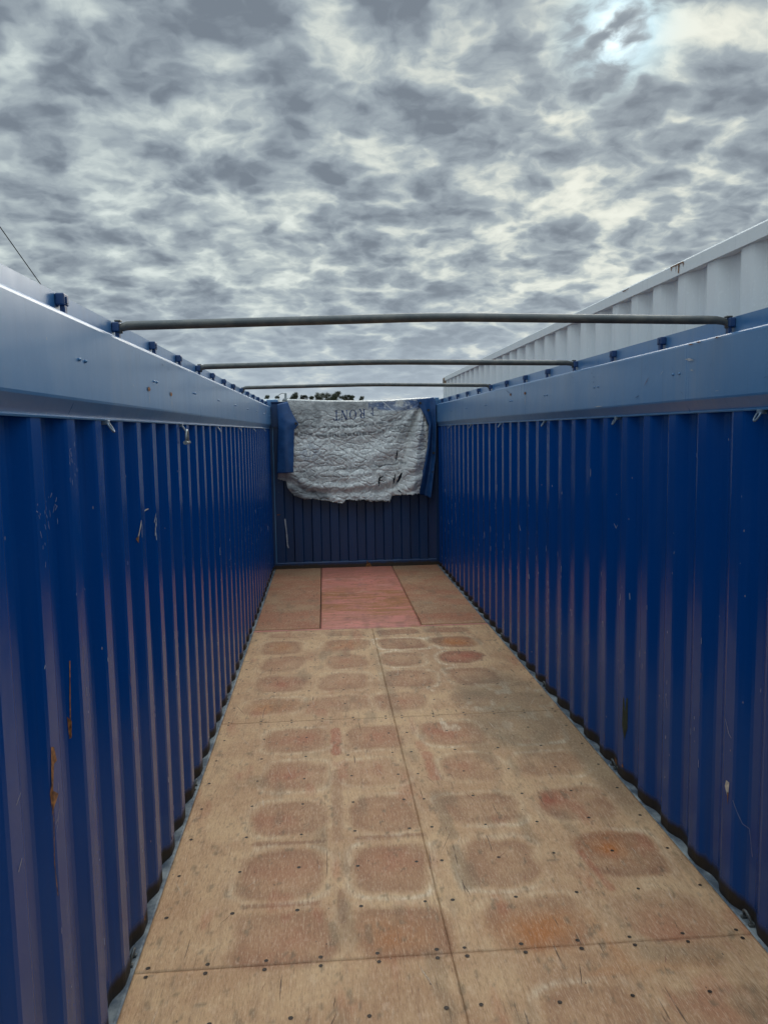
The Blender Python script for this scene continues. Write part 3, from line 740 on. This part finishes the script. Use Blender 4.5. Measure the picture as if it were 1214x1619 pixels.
def tarp_y(x, z):
    yb = 11.215
    y = yb - .015*math.sin(1.3*x+.4) - .028*max(0, (2.3-z))*.5
    h_ = max(0, min(1, (2.33-z)/.25))
    # sagging folds
    y -= h_*.010*math.sin(5*x + 2.2*z + 1.5*noise.noise(Vector((x*1.4, z*1.4, 1))))
    y -= h_*.018*noise.noise(Vector((x*3.0, z*4.5, 2.3)))
    sw = z - .30*(x+.12)**2
    a2 = math.atan2(z-2.40, x-.98); y -= h_*.022*math.sin(a2*11+.6)*max(0, min(1, (x+.2)/.9))
    y -= h_*.020*math.sin(6.5*x*1.2+1.0)*min(1, max(0, (1.9-z)))
    y -= h_*.011*math.sin(17*sw + 2.0*noise.noise(Vector((x*2, z*2, 31)))) * (1 if z < 1.8 else max(.25, 1-(z-1.8)*3))
    y -= h_*.016*math.sin(34*sw + 3.0*noise.noise(Vector((x*2.5, z*1.5, 37))))*max(0, 1-abs(z-1.15)/.35)
    # creases running across the sheet, fanning to the right corner
    a = math.atan2(z-2.35, x-1.0)
    y -= h_*.009*noise.noise(Vector((a*13, math.hypot(x-1, z-2.35)*1.5, 4)))*(.4+max(0, x+.3))
    y -= h_*.006*noise.noise(Vector((x*9, z*16, 6)))
    v = abs(noise.noise(Vector((x*7+3, z*13, 8)))); y += h_*.012*max(0, .16-v)/.16
    v = abs(noise.noise(Vector((x*15+3, z*9, 18)))); y += h_*.006*max(0, .14-v)/.14
    # the rolled fold on the right
    t = (2.25-z)/1.2
    xc = .945 - .20*max(0, t); wd = .035+.10*max(0, t)
    k = math.exp(-((x-xc)/wd)**2)
    y -= .085*k*min(1, max(0, t*5))
    if x < xc and z < 2.2: y += .02*math.exp(-((x-(xc-wd*1.5))/.03)**2)
    return y
def tear(x, z):
    def inq(cx, cz, dx, dz, wd, L):
        # slit centred, direction dx,dz
        n_ = math.hypot(dx, dz); dx /= n_; dz /= n_
        u = (x-cx)*dx+(z-cz)*dz; v = -(x-cx)*dz+(z-cz)*dx
        if abs(u) > L: return False
        return abs(v) < wd*(1-(u/L)**2)*(.8+.5*noise.noise(Vector((u*40, cx*7, 3))))
    return (inq(.592, 1.595, .02, .17, .012, .085) or inq(.335, 1.235, .12, 1, .016, .085) or inq(.365, 1.29, 1, .45, .010, .05) or inq(.375, 1.235, 1, -.3, .008, .035)
            or inq(.552, 1.26, .22, 1, .017, .085) or inq(.622, 1.265, .42, 1, .02, .10) or inq(.62, 1.085, -1, .8, .010, .035) or inq(.345, 1.43, 1, .5, .006, .03))
NX, NZ = 300, 190
bm = bmesh.new(); grid = []
for j in range(NX+1):
    u = j/NX
    colv = []
    xb = LEFT[-1][1] + (RIGHT[-1][1]-LEFT[-1][1])*u
    zb = interp(BOT, xb)
    rag = .016*noise.noise(Vector((xb*45, 0, 1))) + .026*abs(noise.noise(Vector((xb*120, 0, 5))))*(1 if xb > -.2 else .6)
    for i in range(NZ+1):
        t = i/NZ
        x = interp(LEFT, t) + (interp(RIGHT, t)-interp(LEFT, t))*u
        zt = interp(TOP, x)
        if x > .95: zt -= (x-.95)*1.2*(1-t)
        zz_ = zt + (zb + rag - zt)*t
        colv.append(bm.verts.new((x, tarp_y(x, zz_), zz_)))
    grid.append(colv)
for j in range(NX):
    for i in range(NZ):
        q = (grid[j][i], grid[j+1][i], grid[j+1][i+1], grid[j][i+1])
        cx_ = sum(v.co.x for v in q)/4; cz_ = sum(v.co.z for v in q)/4
        if tear(cx_, cz_): continue
        bm.faces.new(q).smooth = True
bmesh.ops.delete(bm, geom=[v for v in bm.verts if not v.link_faces], context='VERTS')
# tarp material
tm, h = mat('aged grey tarpaulin')
at = h.n('ShaderNodeSeparateColor', [h.n('ShaderNodeAttribute', attribute_name='tarp').outputs['Color']]).outputs
cn = h.noise(h.pos, 9, 6, .7)
c = h.mix(h.ss(cn, .3, .7), (.56, .57, .55), (.80, .80, .76))
crn = h.noise(h.mapping(h.pos, (1, 1, 1.8)), 16, 5, .7, 1.0)
cre = h.m('ABSOLUTE', h.m('SUBTRACT', crn, .5))
crk = h.ss(cre, .0, .028, 1.0, 0.0)
vv = h.n('ShaderNodeTexVoronoi', {'Vector': h.n('ShaderNodeVectorMath', [h.mapping(h.pos, (1, 1, 1.5)), h.n('ShaderNodeVectorMath', [h.noise(h.pos, 12, 3, .6, col=True), (.09, .09, .09)], operation='MULTIPLY').outputs[0]], operation='ADD').outputs[0], 'Scale': 17.0}, feature='DISTANCE_TO_EDGE')
cell = h.ss(vv.outputs['Distance'], .0, .06, 1.0, 0.0)
c = h.mix(h.m('MULTIPLY', h.m('MAXIMUM', crk, h.m('MULTIPLY', cell, .45)), .55), c, (.12, .125, .15))
c = h.mix(at[0], c, (.105, .115, .125))       # grime and print bands
c = h.mix(at[1], c, (.035, .095, .24))        # rubbed blue face
c = h.mix(h.m('MULTIPLY', at[2], .8), c, (.62, .63, .62))   # pale wear and a paler right-hand fold
setb(h, Base_Color=c, Roughness=.42, Specular_IOR_Level=.7)
bump(h, h.m('SUBTRACT', h.m('MULTIPLY', cn, .5), h.m('ADD', h.m('MULTIPLY', crk, .5), h.m('MULTIPLY', cell, .4))), .65, .008)
def tarp_colour(me):
    co = np.empty(len(me.vertices)*3, 'f'); me.vertices.foreach_get('co', co); co = co.reshape(-1, 3).astype(float)
    x, z = co[:, 0], co[:, 2]
    n1 = fbm(x, z, 6, 3); n2 = fbm(x, z, 22, 4); n3 = fbm(x*3, z, 18, 14)
    g_ = np.zeros_like(x)
    q = ((x+.72)/.26)**2+((z-2.17)/.22)**2+(n1-.5)*1.6; g_ = np.maximum(g_, (1-sstep(q, .3, 1.3))*.8)
    q = ((x+.25)/.42)**2+((z-2.30)/.07)**2+(n1-.5)*1.6; g_ = np.maximum(g_, (1-sstep(q, .3, 1.3))*.75)
    g_ = np.maximum(g_, sstep(z + (n1-.5)*.5, 1.85, 2.35)*.42)
    g_ = np.maximum(g_, (1-sstep(z, 1.36, 1.42))*(1-sstep(x, -.75, -.2))*.45)
    q = ((x-.75)/.22)**2+((z-2.0)/.22)**2+(n1-.5)*1.2; g_ = np.maximum(g_, (1-sstep(q, .3, 1.3))*.45)
    def band(zt, zb_, amt, x0=-.83, x1=.72, per=.115, gap=.02):
        zc = np.interp(x, [a for a, _ in zt], [b for _, b in zt]); hw = zb_
        inb = (1-sstep(np.abs(z-zc)/hw + (n2-.5)*.5, .8, 1.05))*(x > x0)*(x < x1)
        ph = np.mod(x + .5*fbm(x, z*0, 3, 60), per)/per
        return inb*sstep(ph, gap*4, gap*4+.07)*(1-sstep(ph, .86, .95))*amt*(.4+.9*n1)
    g_ = np.maximum(g_, band([(-.9, 2.035), (-.31, 2.005), (.118, 2.022), (.503, 2.075), (.8, 2.13)], .022, 1.0, per=.085))
    g_ = np.maximum(g_, band([(-.9, 1.925), (-.31, 1.890), (.26, 1.915), (.503, 1.965), (.8, 2.02)], .026, 1.0, per=.07))
    g_ = np.maximum(g_, band([(-1.0, 1.40), (-.28, 1.408), (.25, 1.445), (.66, 1.484)], .016, .7, per=.05))
    g_ = np.maximum(g_, band([(-1.0, 1.31), (-.28, 1.32), (.25, 1.36), (.66, 1.40)], .030, .6, x0=-1.0, x1=-.1, per=.075))
    dark_low = ((x+.70)/.38)**2+((z-1.07+.25*(x+.7))/.13)**2+(n1-.5)*1.5; g_ = np.maximum(g_, (1-sstep(dark_low, .3, 1.3))*1.1)
    q = ((x+.62)/.22)**2+((z-1.65)/.20)**2; bl = (1-sstep(q + (n3-.5)*2.2, .1, 1.0))*.45*sstep(n3, .4, .6)
    bl = np.clip(bl, 0, .5)
    u = x; top = np.interp(x, [.22, .5, .93], [2.335, 2.345, 2.375]); bot = np.interp(x, [.22, .40, .6, .93], [2.25, 2.24, 2.22, 2.25])
    inb = sstep(z, bot-.02, bot+.015)*(1-sstep(z, top-.01, top+.02))*(x > .20)*(x < .93)
    bl = np.maximum(bl, inb*(.35+.9*n1)*sstep(fbm(x, z, 9, 71), .32, .5))
    p_ = sstep(fbm(x, z, 30, 80, 3), .62, .72)*.7*inb + sstep(fbm(x, z, 11, 90), .62, .75)*.25
    crease = np.abs(z-(2.33-(x-.43)*.9))/.012; p_ = np.maximum(p_, (1-sstep(crease, .5, 1.2))*(x > .40)*(x < .56)*.8)
    p_ = np.maximum(p_, (1-sstep(np.abs(z-(2.04+.12*(x-.15)))/.008 + (n2-.5), .5, 1.2))*(x > .05)*(x < .8)*.5)
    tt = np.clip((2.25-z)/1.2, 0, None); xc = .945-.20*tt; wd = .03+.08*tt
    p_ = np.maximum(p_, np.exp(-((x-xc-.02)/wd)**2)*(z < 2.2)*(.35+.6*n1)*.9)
    at_ = me.color_attributes.new('tarp', 'FLOAT_COLOR', 'POINT')
    a = np.stack([np.clip(g_, 0, 1)*.85, np.clip(bl, 0, 1), np.clip(p_, 0, 1), np.ones_like(x)], -1).astype('f')
    at_.data.foreach_set('color', a.ravel())
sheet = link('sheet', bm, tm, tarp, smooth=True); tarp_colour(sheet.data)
sm = sheet.modifiers.new('thickness', 'SOLIDIFY'); sm.thickness = .0025; sm.offset = -1
# top roll over the header and the outside drop
bm = bmesh.new(); rows = []
for j in range(121):
    x = -.925 + 2.06*j/120
    zt = interp(TOP, x); wv = .006*noise.noise(Vector((x*5, 1, 1)))
    pr_ = [(tarp_y(x, zt), zt), (11.24, zt+.012+wv), (11.30, zt+.018+wv), (11.38, zt+.012), (11.455, zt-.004), (11.475, zt-.05), (11.480, 2.0), (11.49+.02*noise.noise(Vector((x*4, 2, 2))), 1.6)]
    rows.append([bm.verts.new((x, y, z)) for y, z in pr_])
for r0, r1 in zip(rows, rows[1:]):
    for i in range(len(r0)-1): bm.faces.new((r0[i], r0[i+1], r1[i+1], r1[i]))
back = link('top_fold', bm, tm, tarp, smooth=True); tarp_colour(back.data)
fray_m = simple('dark frayed scrim threads', (.02, .022, .028), .9, 0, .5, 60)
bm = bmesh.new()
for _ in range(340):
    xb = random.choice((random.uniform(-.16, .52), random.uniform(-.16, .52), random.uniform(-.9, .9)))
    zb = interp(BOT, xb) + random.uniform(-.004, .022); L = random.uniform(.008, .035)*(1.3 if -.16 < xb < .52 else .6); a = random.gauss(0, .5)
    wd_ = random.uniform(.002, .006); yv = tarp_y(xb, zb) - .004
    vs = [(xb-wd_, yv, zb), (xb+wd_, yv, zb), (xb+math.sin(a)*L, yv+.01, zb-math.cos(a)*L)]
    bm.faces.new([bm.verts.new(v) for v in vs])
link('frayed_edge', bm, fray_m, tarp, kind='stuff')
tb, h = mat('blue tarpaulin face')
cn = h.noise(h.pos, 8, 5, .6)
c = h.mix(h.ss(cn, .35, .7), (.008, .048, .15), (.018, .075, .21)); c = h.mix(h.m('MULTIPLY', h.ss(h.noise(h.pos, 40, 4, .7), .6, .75), .4), c, (.12, .17, .25))
setb(h, Base_Color=c, Roughness=.42); bump(h, h.noise(h.mapping(h.pos, (1, 1, .5)), 9, 4, .6), .5, .012)
def flap(Lt, Rt, yf, name='side_flap', nz=60, nx=24, **k):
    """Lt/Rt: tables z->x boundary (descending z param t)"""
    bm = bmesh.new(); g_ = []
    for i in range(nz+1):
        t = i/nz; rowv = []
        (xl, zl_), (xr, zr_) = (interp([(a, b) for a, b, _ in Lt], t), interp([(a, c_) for a, _, c_ in Lt], t)), (interp([(a, b) for a, b, _ in Rt], t), interp([(a, c_) for a, _, c_ in Rt], t))
        for j in range(nx+1):
            u = j/nx; x = xl+(xr-xl)*u; z = zl_+(zr_-zl_)*u
            rowv.append(bm.verts.new((x, yf(x, z, u, t), z)))
        g_.append(rowv)
    for r0, r1 in zip(g_, g_[1:]):
        for j in range(nx): bm.faces.new((r0[j], r0[j+1], r1[j+1], r1[j])).smooth = True
    o = link(name, bm, tb, tarp, smooth=True, **k)
    m_ = o.modifiers.new('thickness', 'SOLIDIFY'); m_.thickness = .003
    return o
nf = lambda x, z, q: noise.noise(Vector((x*6, z*2.5, q)))
lf = flap([(0, -1.06, 2.335), (.3, -1.055, 2.05), (1, -1.092, 1.378)], [(0, -.92, 2.372), (.10, -.855, 2.20), (.26, -.775, 2.055), (.345, -.838, 1.975), (1, -.866, 1.386)],
          lambda x, z, u, t: 11.165 - .03*math.sin(u*3.14)*min(1, t*3+.3) + .012*nf(x, z, 3) - .02*t)
rf = flap([(0, .885, 2.372), (.07, .895, 2.325), (.2, .985, 2.15), (.30, 1.045, 2.015), (.5, 1.02, 1.70), (1, .885, 1.05)], [(0, 1.12, 2.40), (.08, 1.148, 2.34), (.3, 1.148, 2.05), (.65, 1.135, 1.55), (1, 1.06, .98)],
          lambda x, z, u, t: 11.175 - .035*math.sin(u*6.3+1) * min(1, t*2+.2) + .02*nf(x, z, 5) - .035*math.exp(-((u-.35)/.2)**2)*(1-t))
for (x, z, p_, yy) in ((-.812, 2.065, lf, 11.135), (-.905, 1.475, lf, 11.135), (.925, 2.32, rf, 11.12), (1.04, 2.22, rf, 11.125), (1.11, 1.62, rf, 11.15), (1.10, 1.35, rf, 11.15)):
    dg = bpy.context.evaluated_depsgraph_get() if False else None
    bm = bmesh.new()
    tube(bm, [(x + .015*math.cos(a), yy+.006, z + .015*math.sin(a)) for a in [k*math.pi/8 for k in range(17)]], .004, 6, cap=False)
    vs = [bm.verts.new((x + .014*math.cos(a), yy+.008, z + .014*math.sin(a))) for a in [k*math.pi/8 for k in range(16)]]; bm.faces.new(vs)
    link('eyelet', bm, glass_rim, p_)
# stencilled word, upside down as the sheet hangs
def glyph(ch):
    R_ = lambda x0, z0, x1, z1: [(x0, z0), (x1, z0), (x1, z1), (x0, z1)]
    if ch == 'T': return [R_(.42, .05, .58, 1), R_(.05, .93, .95, 1), [(.05, .78), (.12, .78), (.16, .93), (.05, .93)], [(.88, .78), (.95, .78), (.95, .93), (.84, .93)], R_(.28, 0, .72, .05)]
    if ch == 'N': return [R_(.12, .05, .19, .95), [(.12, 1), (.30, 1), (.88, 0), (.70, 0)], R_(.81, .05, .88, .95), R_(0, 0, .30, .05), R_(.70, .95, 1, 1)]
    if ch == 'R': return [R_(.12, .05, .27, .95), R_(0, 0, .40, .05), R_(0, .95, .55, 1), [(.5, 1), (.5, .93), (.66, .86), (.68, .74), (.84, .74), (.80, .92)], [(.84, .74), (.68, .74), (.66, .62), (.5, .55), (.5, .49), (.78, .58)], R_(.27, .49, .5, .55), [(.42, .5), (.56, .5), (.98, 0), (.80, 0)], R_(.74, 0, 1.0, .05)]
    if ch == 'F': return [R_(.12, .05, .28, .95), R_(0, 0, .40, .05), R_(0, .94, .85, 1), [(.85, 1), (.85, .76), (.79, .76), (.76, .94)], R_(.28, .49, .58, .55), R_(.58, .40, .63, .64)]
    if ch == 'O':
        out = []
        for k in range(20):
            a, b = 2*math.pi*k/20, 2*math.pi*(k+1)/20
            f_ = lambda a, ro, ri: [(.5+ro*math.cos(a), .5+.5*math.sin(a)), (.5+ri*math.cos(a), .5+.455*math.sin(a))]
            p, q = f_(a, .47, .33), f_(b, .47, .33); out.append([p[0], q[0], q[1], p[1]])
        return out
def letters():
    specs = [('T', -.294, -.198, 2.100, 2.238), ('N', -.186, -.088, 2.104, 2.240), ('O', -.068, .036, 2.108, 2.246), ('R', .068, .158, 2.126, 2.256), ('F', .205, .275, 2.13, 2.26)]
    for ch, x0, x1, z0, z1 in specs:
        bm = bmesh.new()
        for poly in glyph(ch):
            # rotate by 180 degrees
            pts = [(x0+(1-px_)*(x1-x0), z0+(1-pz)*(z1-z0)) for px_, pz in poly]
            n_ = 6
            if len(pts) == 4:
                for a in range(n_):
                    for b in range(3):
                        q = []
                        for (s_, t_) in ((a/n_, b/3), ((a+1)/n_, b/3), ((a+1)/n_, (b+1)/3), (a/n_, (b+1)/3)):
                            e0 = [pts[0][k]+(pts[3][k]-pts[0][k])*s_ for k in (0, 1)]; e1 = [pts[1][k]+(pts[2][k]-pts[1][k])*s_ for k in (0, 1)]
                            q.append([e0[k]+(e1[k]-e0[k])*t_ for k in (0, 1)])
                        if ch == 'F' and sum(v[1] for v in q)/4 < 2.165: continue     # worn away
                        bm.faces.new([bm.verts.new((x, tarp_y(x, z)-.006, z)) for x, z in q])
            else:
                bm.faces.new([bm.verts.new((x, tarp_y(x, z)-.006, z)) for x, z in pts])
        if not bm.faces: continue
        link('letter', bm, letter_m, sheet)
letters()

# loop of wire with a clamp over the tarp's left corner
wl = empty('wire_rope_loop', (-1.0, 11.42, 2.38), label='thin wire rope loop with clamp on the front left top corner', cat='wire rope')
bm = bmesh.new()
tube(bm, [(-1.115, 11.40, 2.38), (-1.085, 11.40, 2.435), (-1.045, 11.40, 2.475), (-1.0, 11.40, 2.497), (-.965, 11.40, 2.49), (-.955, 11.40, 2.45), (-.95, 11.40, 2.39)], .0045, 6)
link('rope', bm, galv, wl)
bm = bmesh.new(); box(bm, (-.970, 11.385, 2.42), (-.938, 11.415, 2.50), .005); box(bm, (-.985, 11.38, 2.385), (-.93, 11.42, 2.42), .006)
link('clamp', bm, steel, wl)

# ------------------------------------------------------------------ white container alongside
WX0, WX1, WY0, WY1 = 1.253, 3.69, -1.03, 11.17
wc = empty('white_container', (WX0, 3, -.2), label='white corrugated shipping container standing close behind the blue right wall', cat='shipping container')
tilt = lambda y: -.0045*(y-3.0)
bm = bmesh.new()
pts = [(WY0+.1, 0)] + knots(0, WY0+.15, WY1-.14, y0=3.085, per=.2885, pr=(0, .085, .152, .220), d=.036) + [(WY1-.12, 0)]
corr_sheet(bm, soften(pts), [-.05, .5, 1.1, 1.7, 2.2, 2.665], lambda t, d, z: Vector((WX0+.012+d, t, z+tilt(t))))
link('side_wall', bm, white_paint, wc)
bm = bmesh.new()
ysr = [WY0+.09 + i*(WY1-WY0-.18)/30 for i in range(31)]
prism(bm, [(0, 2.655), (-.0, 2.708), (.004, 2.715), (.06, 2.715), (.06, 2.655)], ysr, lambda u, z, y: Vector((WX0+u+noise.noise(Vector((y, 2, 2)))*.0015, y, z+tilt(y))))
for a_ in ([(3.66, 2.708), (3.80, 2.709), (3.79, 2.704), (3.67, 2.702)], [(3.655, 2.704), (3.667, 2.704), (3.665, 2.682)], [(3.70, 2.704), (3.714, 2.704), (3.716, 2.664), (3.708, 2.662)], [(3.785, 2.704), (3.797, 2.704), (3.79, 2.685)], [(3.735, 2.704), (3.741, 2.704), (3.742, 2.668)], [(4.30, 2.704), (4.42, 2.704), (4.40, 2.698)]):
    bm.faces.new([bm.verts.new((WX0-.003, y, z+tilt(y))) for y, z in a_]).material_index = 1
link('top_rail', bm, [white_paint, rust], wc)
tan_paint = simple('rusty tan paint', (.42, .36, .28), .7, 0, .35, 14, alt=(.22, .11, .06))
for x in (WX0, WX1-.16):
    for y0 in (WY1-.175, WY0):
        bm = bmesh.new(); box(bm, (x, y0, -.05), (x+.16, y0+.16, 2.58+tilt(y0)), .006); link('corner_post', bm, white_paint, wc)
        for z in (-.2+.001, 2.582+tilt(y0)):
            bm = bmesh.new(); box(bm, (x-.004, y0-.004, z), (x+.166, y0+.176, z+.118), .010)
            box(bm, (x-.0065, y0+.055, z+.035), (x-.003, y0+.115, z+.085), 0, mi=1)
            link('corner_casting', bm, [tan_paint, dark], wc, **({'label': 'rusty tan top corner casting'} if z > 1 and x < 2 and y0 > 5 else {}))
bm = bmesh.new(); box(bm, (WX0+.02, WY0+.1, -.17), (WX0+.06, WY1-.1, -.04)); link('bottom_rail', bm, white_paint, wc)
bm = bmesh.new(); box(bm, (WX0+.065, WY1-.09, -.05), (WX1-.165, WY1-.06, 2.655)); link('end_wall', bm, white_paint, wc)
bm = bmesh.new(); prism(bm, [(.062, 2.66), (.062, 2.69), (2.37, 2.69), (2.37, 2.66)], [WY0+.1, WY1-.1], lambda u, z, y: Vector((WX0+u, y, z+tilt(y)))); link('roof', bm, white_paint, wc)
bm = bmesh.new(); box(bm, (WX1-.06, WY0+.17, -.17), (WX1-.02, WY1-.18, 2.655)); link('side_wall', bm, white_paint, wc)

# ------------------------------------------------------------------ distant shed, trees, stay wire
bm = bmesh.new(); roof_m = simple('pale roof sheet', (.55, .60, .62), .5, 0, .1, 3)
shed = empty('shed', (-4.6, 60, -.2), label='distant pale-roofed shed just above the front left corner', cat='shed')
box(bm, (-5.6, 60, -.2), (-3.95, 66, 3.9)); link('wall', bm, roof_m, shed)
bm = bmesh.new(); prism(bm, [(59.7, 3.9), (60.2, 4.42), (63, 4.55), (66.3, 3.9)], [-5.75, -3.80], lambda u, z, y: Vector((y, u, z))); link('roof', bm, roof_m, shed)

leaf, h = mat('eucalypt leaves'); n_ = h.noise(h.pos, 2.5, 3, .6)
setb(h, Base_Color=h.mix(h.ss(n_, .35, .65), (.030, .038, .026), (.065, .075, .045)), Roughness=.6)
bark = simple('pale bark', (.16, .13, .11), .8, 0, .3, 2)
def tree_mesh(seed, H=7.6, cw=1.0, dens=1.0):
    rd = random.Random(seed)
    tb_, lb = bmesh.new(), bmesh.new()
    lean = rd.uniform(-.3, .3)
    trunk = [(lean*t*t, 0, H*t) for t in (0, .25, .5, .72, .88)]
    tube(tb_, trunk, [.16, .13, .10, .07, .035], 7)
    for k in range(10):
        z0 = H - rd.uniform(.5, 2.4)*cw; a = rd.uniform(0, 6.28); L = cw*rd.uniform(.25, .75)
        base = Vector((lean*(z0/H)**2, 0, z0)); tip = base + Vector((math.cos(a)*L, math.sin(a)*L, rd.uniform(.15, .55)))
        if k == 0: tip = Vector((lean, 0, H-.15))
        tip.z = min(tip.z, H-.12)
        tube(tb_, [base, (base+tip)/2+Vector((0, 0, .06)), tip], [.05, .035, .012], 5)
        for c_ in range(rd.randrange(2, 5)):
            cc = tip + Vector((rd.gauss(0, .2), rd.gauss(0, .2), rd.gauss(-.08, .14)))*cw; cc.z = min(cc.z, H-.10)
            R = rd.uniform(.16, .34)*cw
            for q in range(int(210*dens)):
                p = cc + Vector((rd.gauss(0, R*.6), rd.gauss(0, R*.6), rd.gauss(0, R*.48)))
                s_ = rd.uniform(.03, .07); d1 = Vector((rd.gauss(0, 1), rd.gauss(0, 1), rd.gauss(0, 1))).normalized()*s_; d2 = d1.orthogonal().normalized()*s_*.6
                lb.faces.new([lb.verts.new(p+v) for v in (d1, d2, -d1, -d2)])
    out = []
    for nm, b_, m_ in (('trunk', tb_, bark), ('crown', lb, leaf)):
        me = bpy.data.meshes.new(nm); b_.to_mesh(me); b_.free(); me.materials.append(m_); out.append(me)
    return out
kinds = [tree_mesh(11, 9.0, .95, 1.3), tree_mesh(23, 9.0, .8, 1.1), tree_mesh(37, 9.0, 1.15, 1.3), tree_mesh(5, 9.0, .6, .8)]
TY = 150
# x at 150 m, top height, kind, scale, rot, label
TR = [(-10.9, 8.75, 3, .8, 0, 'small thin-crowned dark tree, leftmost on the horizon above the pale shed'),
      (-9.1, 8.72, 3, .8, 2, 'small sparse dark tree just left of the wire rope loop'),
      (-7.6, 8.45, 1, .8, 1, 'small dark tree seen through the wire rope loop'),
      (-5.6, 9.20, 0, 1.0, 3, 'round-topped dark tree just right of the wire rope loop'),
      (-4.05, 8.95, 1, 1.0, 4, 'compact dark tree, second right of the wire rope loop'),
      (-2.55, 8.70, 3, .9, 5, 'narrow small tree between the compact tree and the broad pair'),
      (-1.35, 9.15, 0, 1.0, .5, 'left tree of the broad dark pair above the tarpaulin'),
      (-.55, 9.2, 2, .9, 1.2, 'right tree of the broad dark pair above the tarpaulin'),
      (.75, 9.1, 2, 1.0, 2.2, 'widest dense dark tree over the middle of the stencilled word'),
      (1.8, 8.95, 0, 1.0, 2.9, 'dense dark tree joined to the left side of the tallest tree'),
      (2.75, 9.45, 2, 1.0, 3.3, 'tallest dark tree with a layered crown above the tarpaulin'),
      (4.15, 8.75, 1, .9, 4.1, 'loose-crowned tree just right of the tallest one'),
      (5.0, 8.60, 3, .9, 5.5, 'sparse low tree right of the loose-crowned one'),
      (6.85, 8.55, 3, .9, .9, 'lone small tree standing right of all the others')]
for i, (x, zt, k, s_, rz, lab) in enumerate(TR):
    o = empty('eucalyptus_tree', (x*1.0, TY + (i*37 % 11)*.6, -.2), label=lab, cat='tree', group='trees on the horizon beyond the front wall')
    o.rotation_euler = (0, 0, rz); sc_ = (zt+.2)/9.0; o.scale = (s_, s_, sc_)
    for nm, me in zip(('trunk', 'crown'), kinds[k]):
        c_ = bpy.data.objects.new(nm, me); COL.objects.link(c_); c_.parent = o

d0 = Vector((-.4005, 1.0646, .2640)); d1 = Vector((-.3522, 1.0537, .1926)); O_ = Vector((CX, 0, CZ))
A = O_ + d0*16; B = O_ + d1*17.5; D = B - A
bm = bmesh.new(); tube(bm, [A - D*2.2, A, B, B + D*.95], .010, 6)
props(link('stay_wire', bm, dark), label='thin dark wire slanting down behind the left wall', cat='wire')
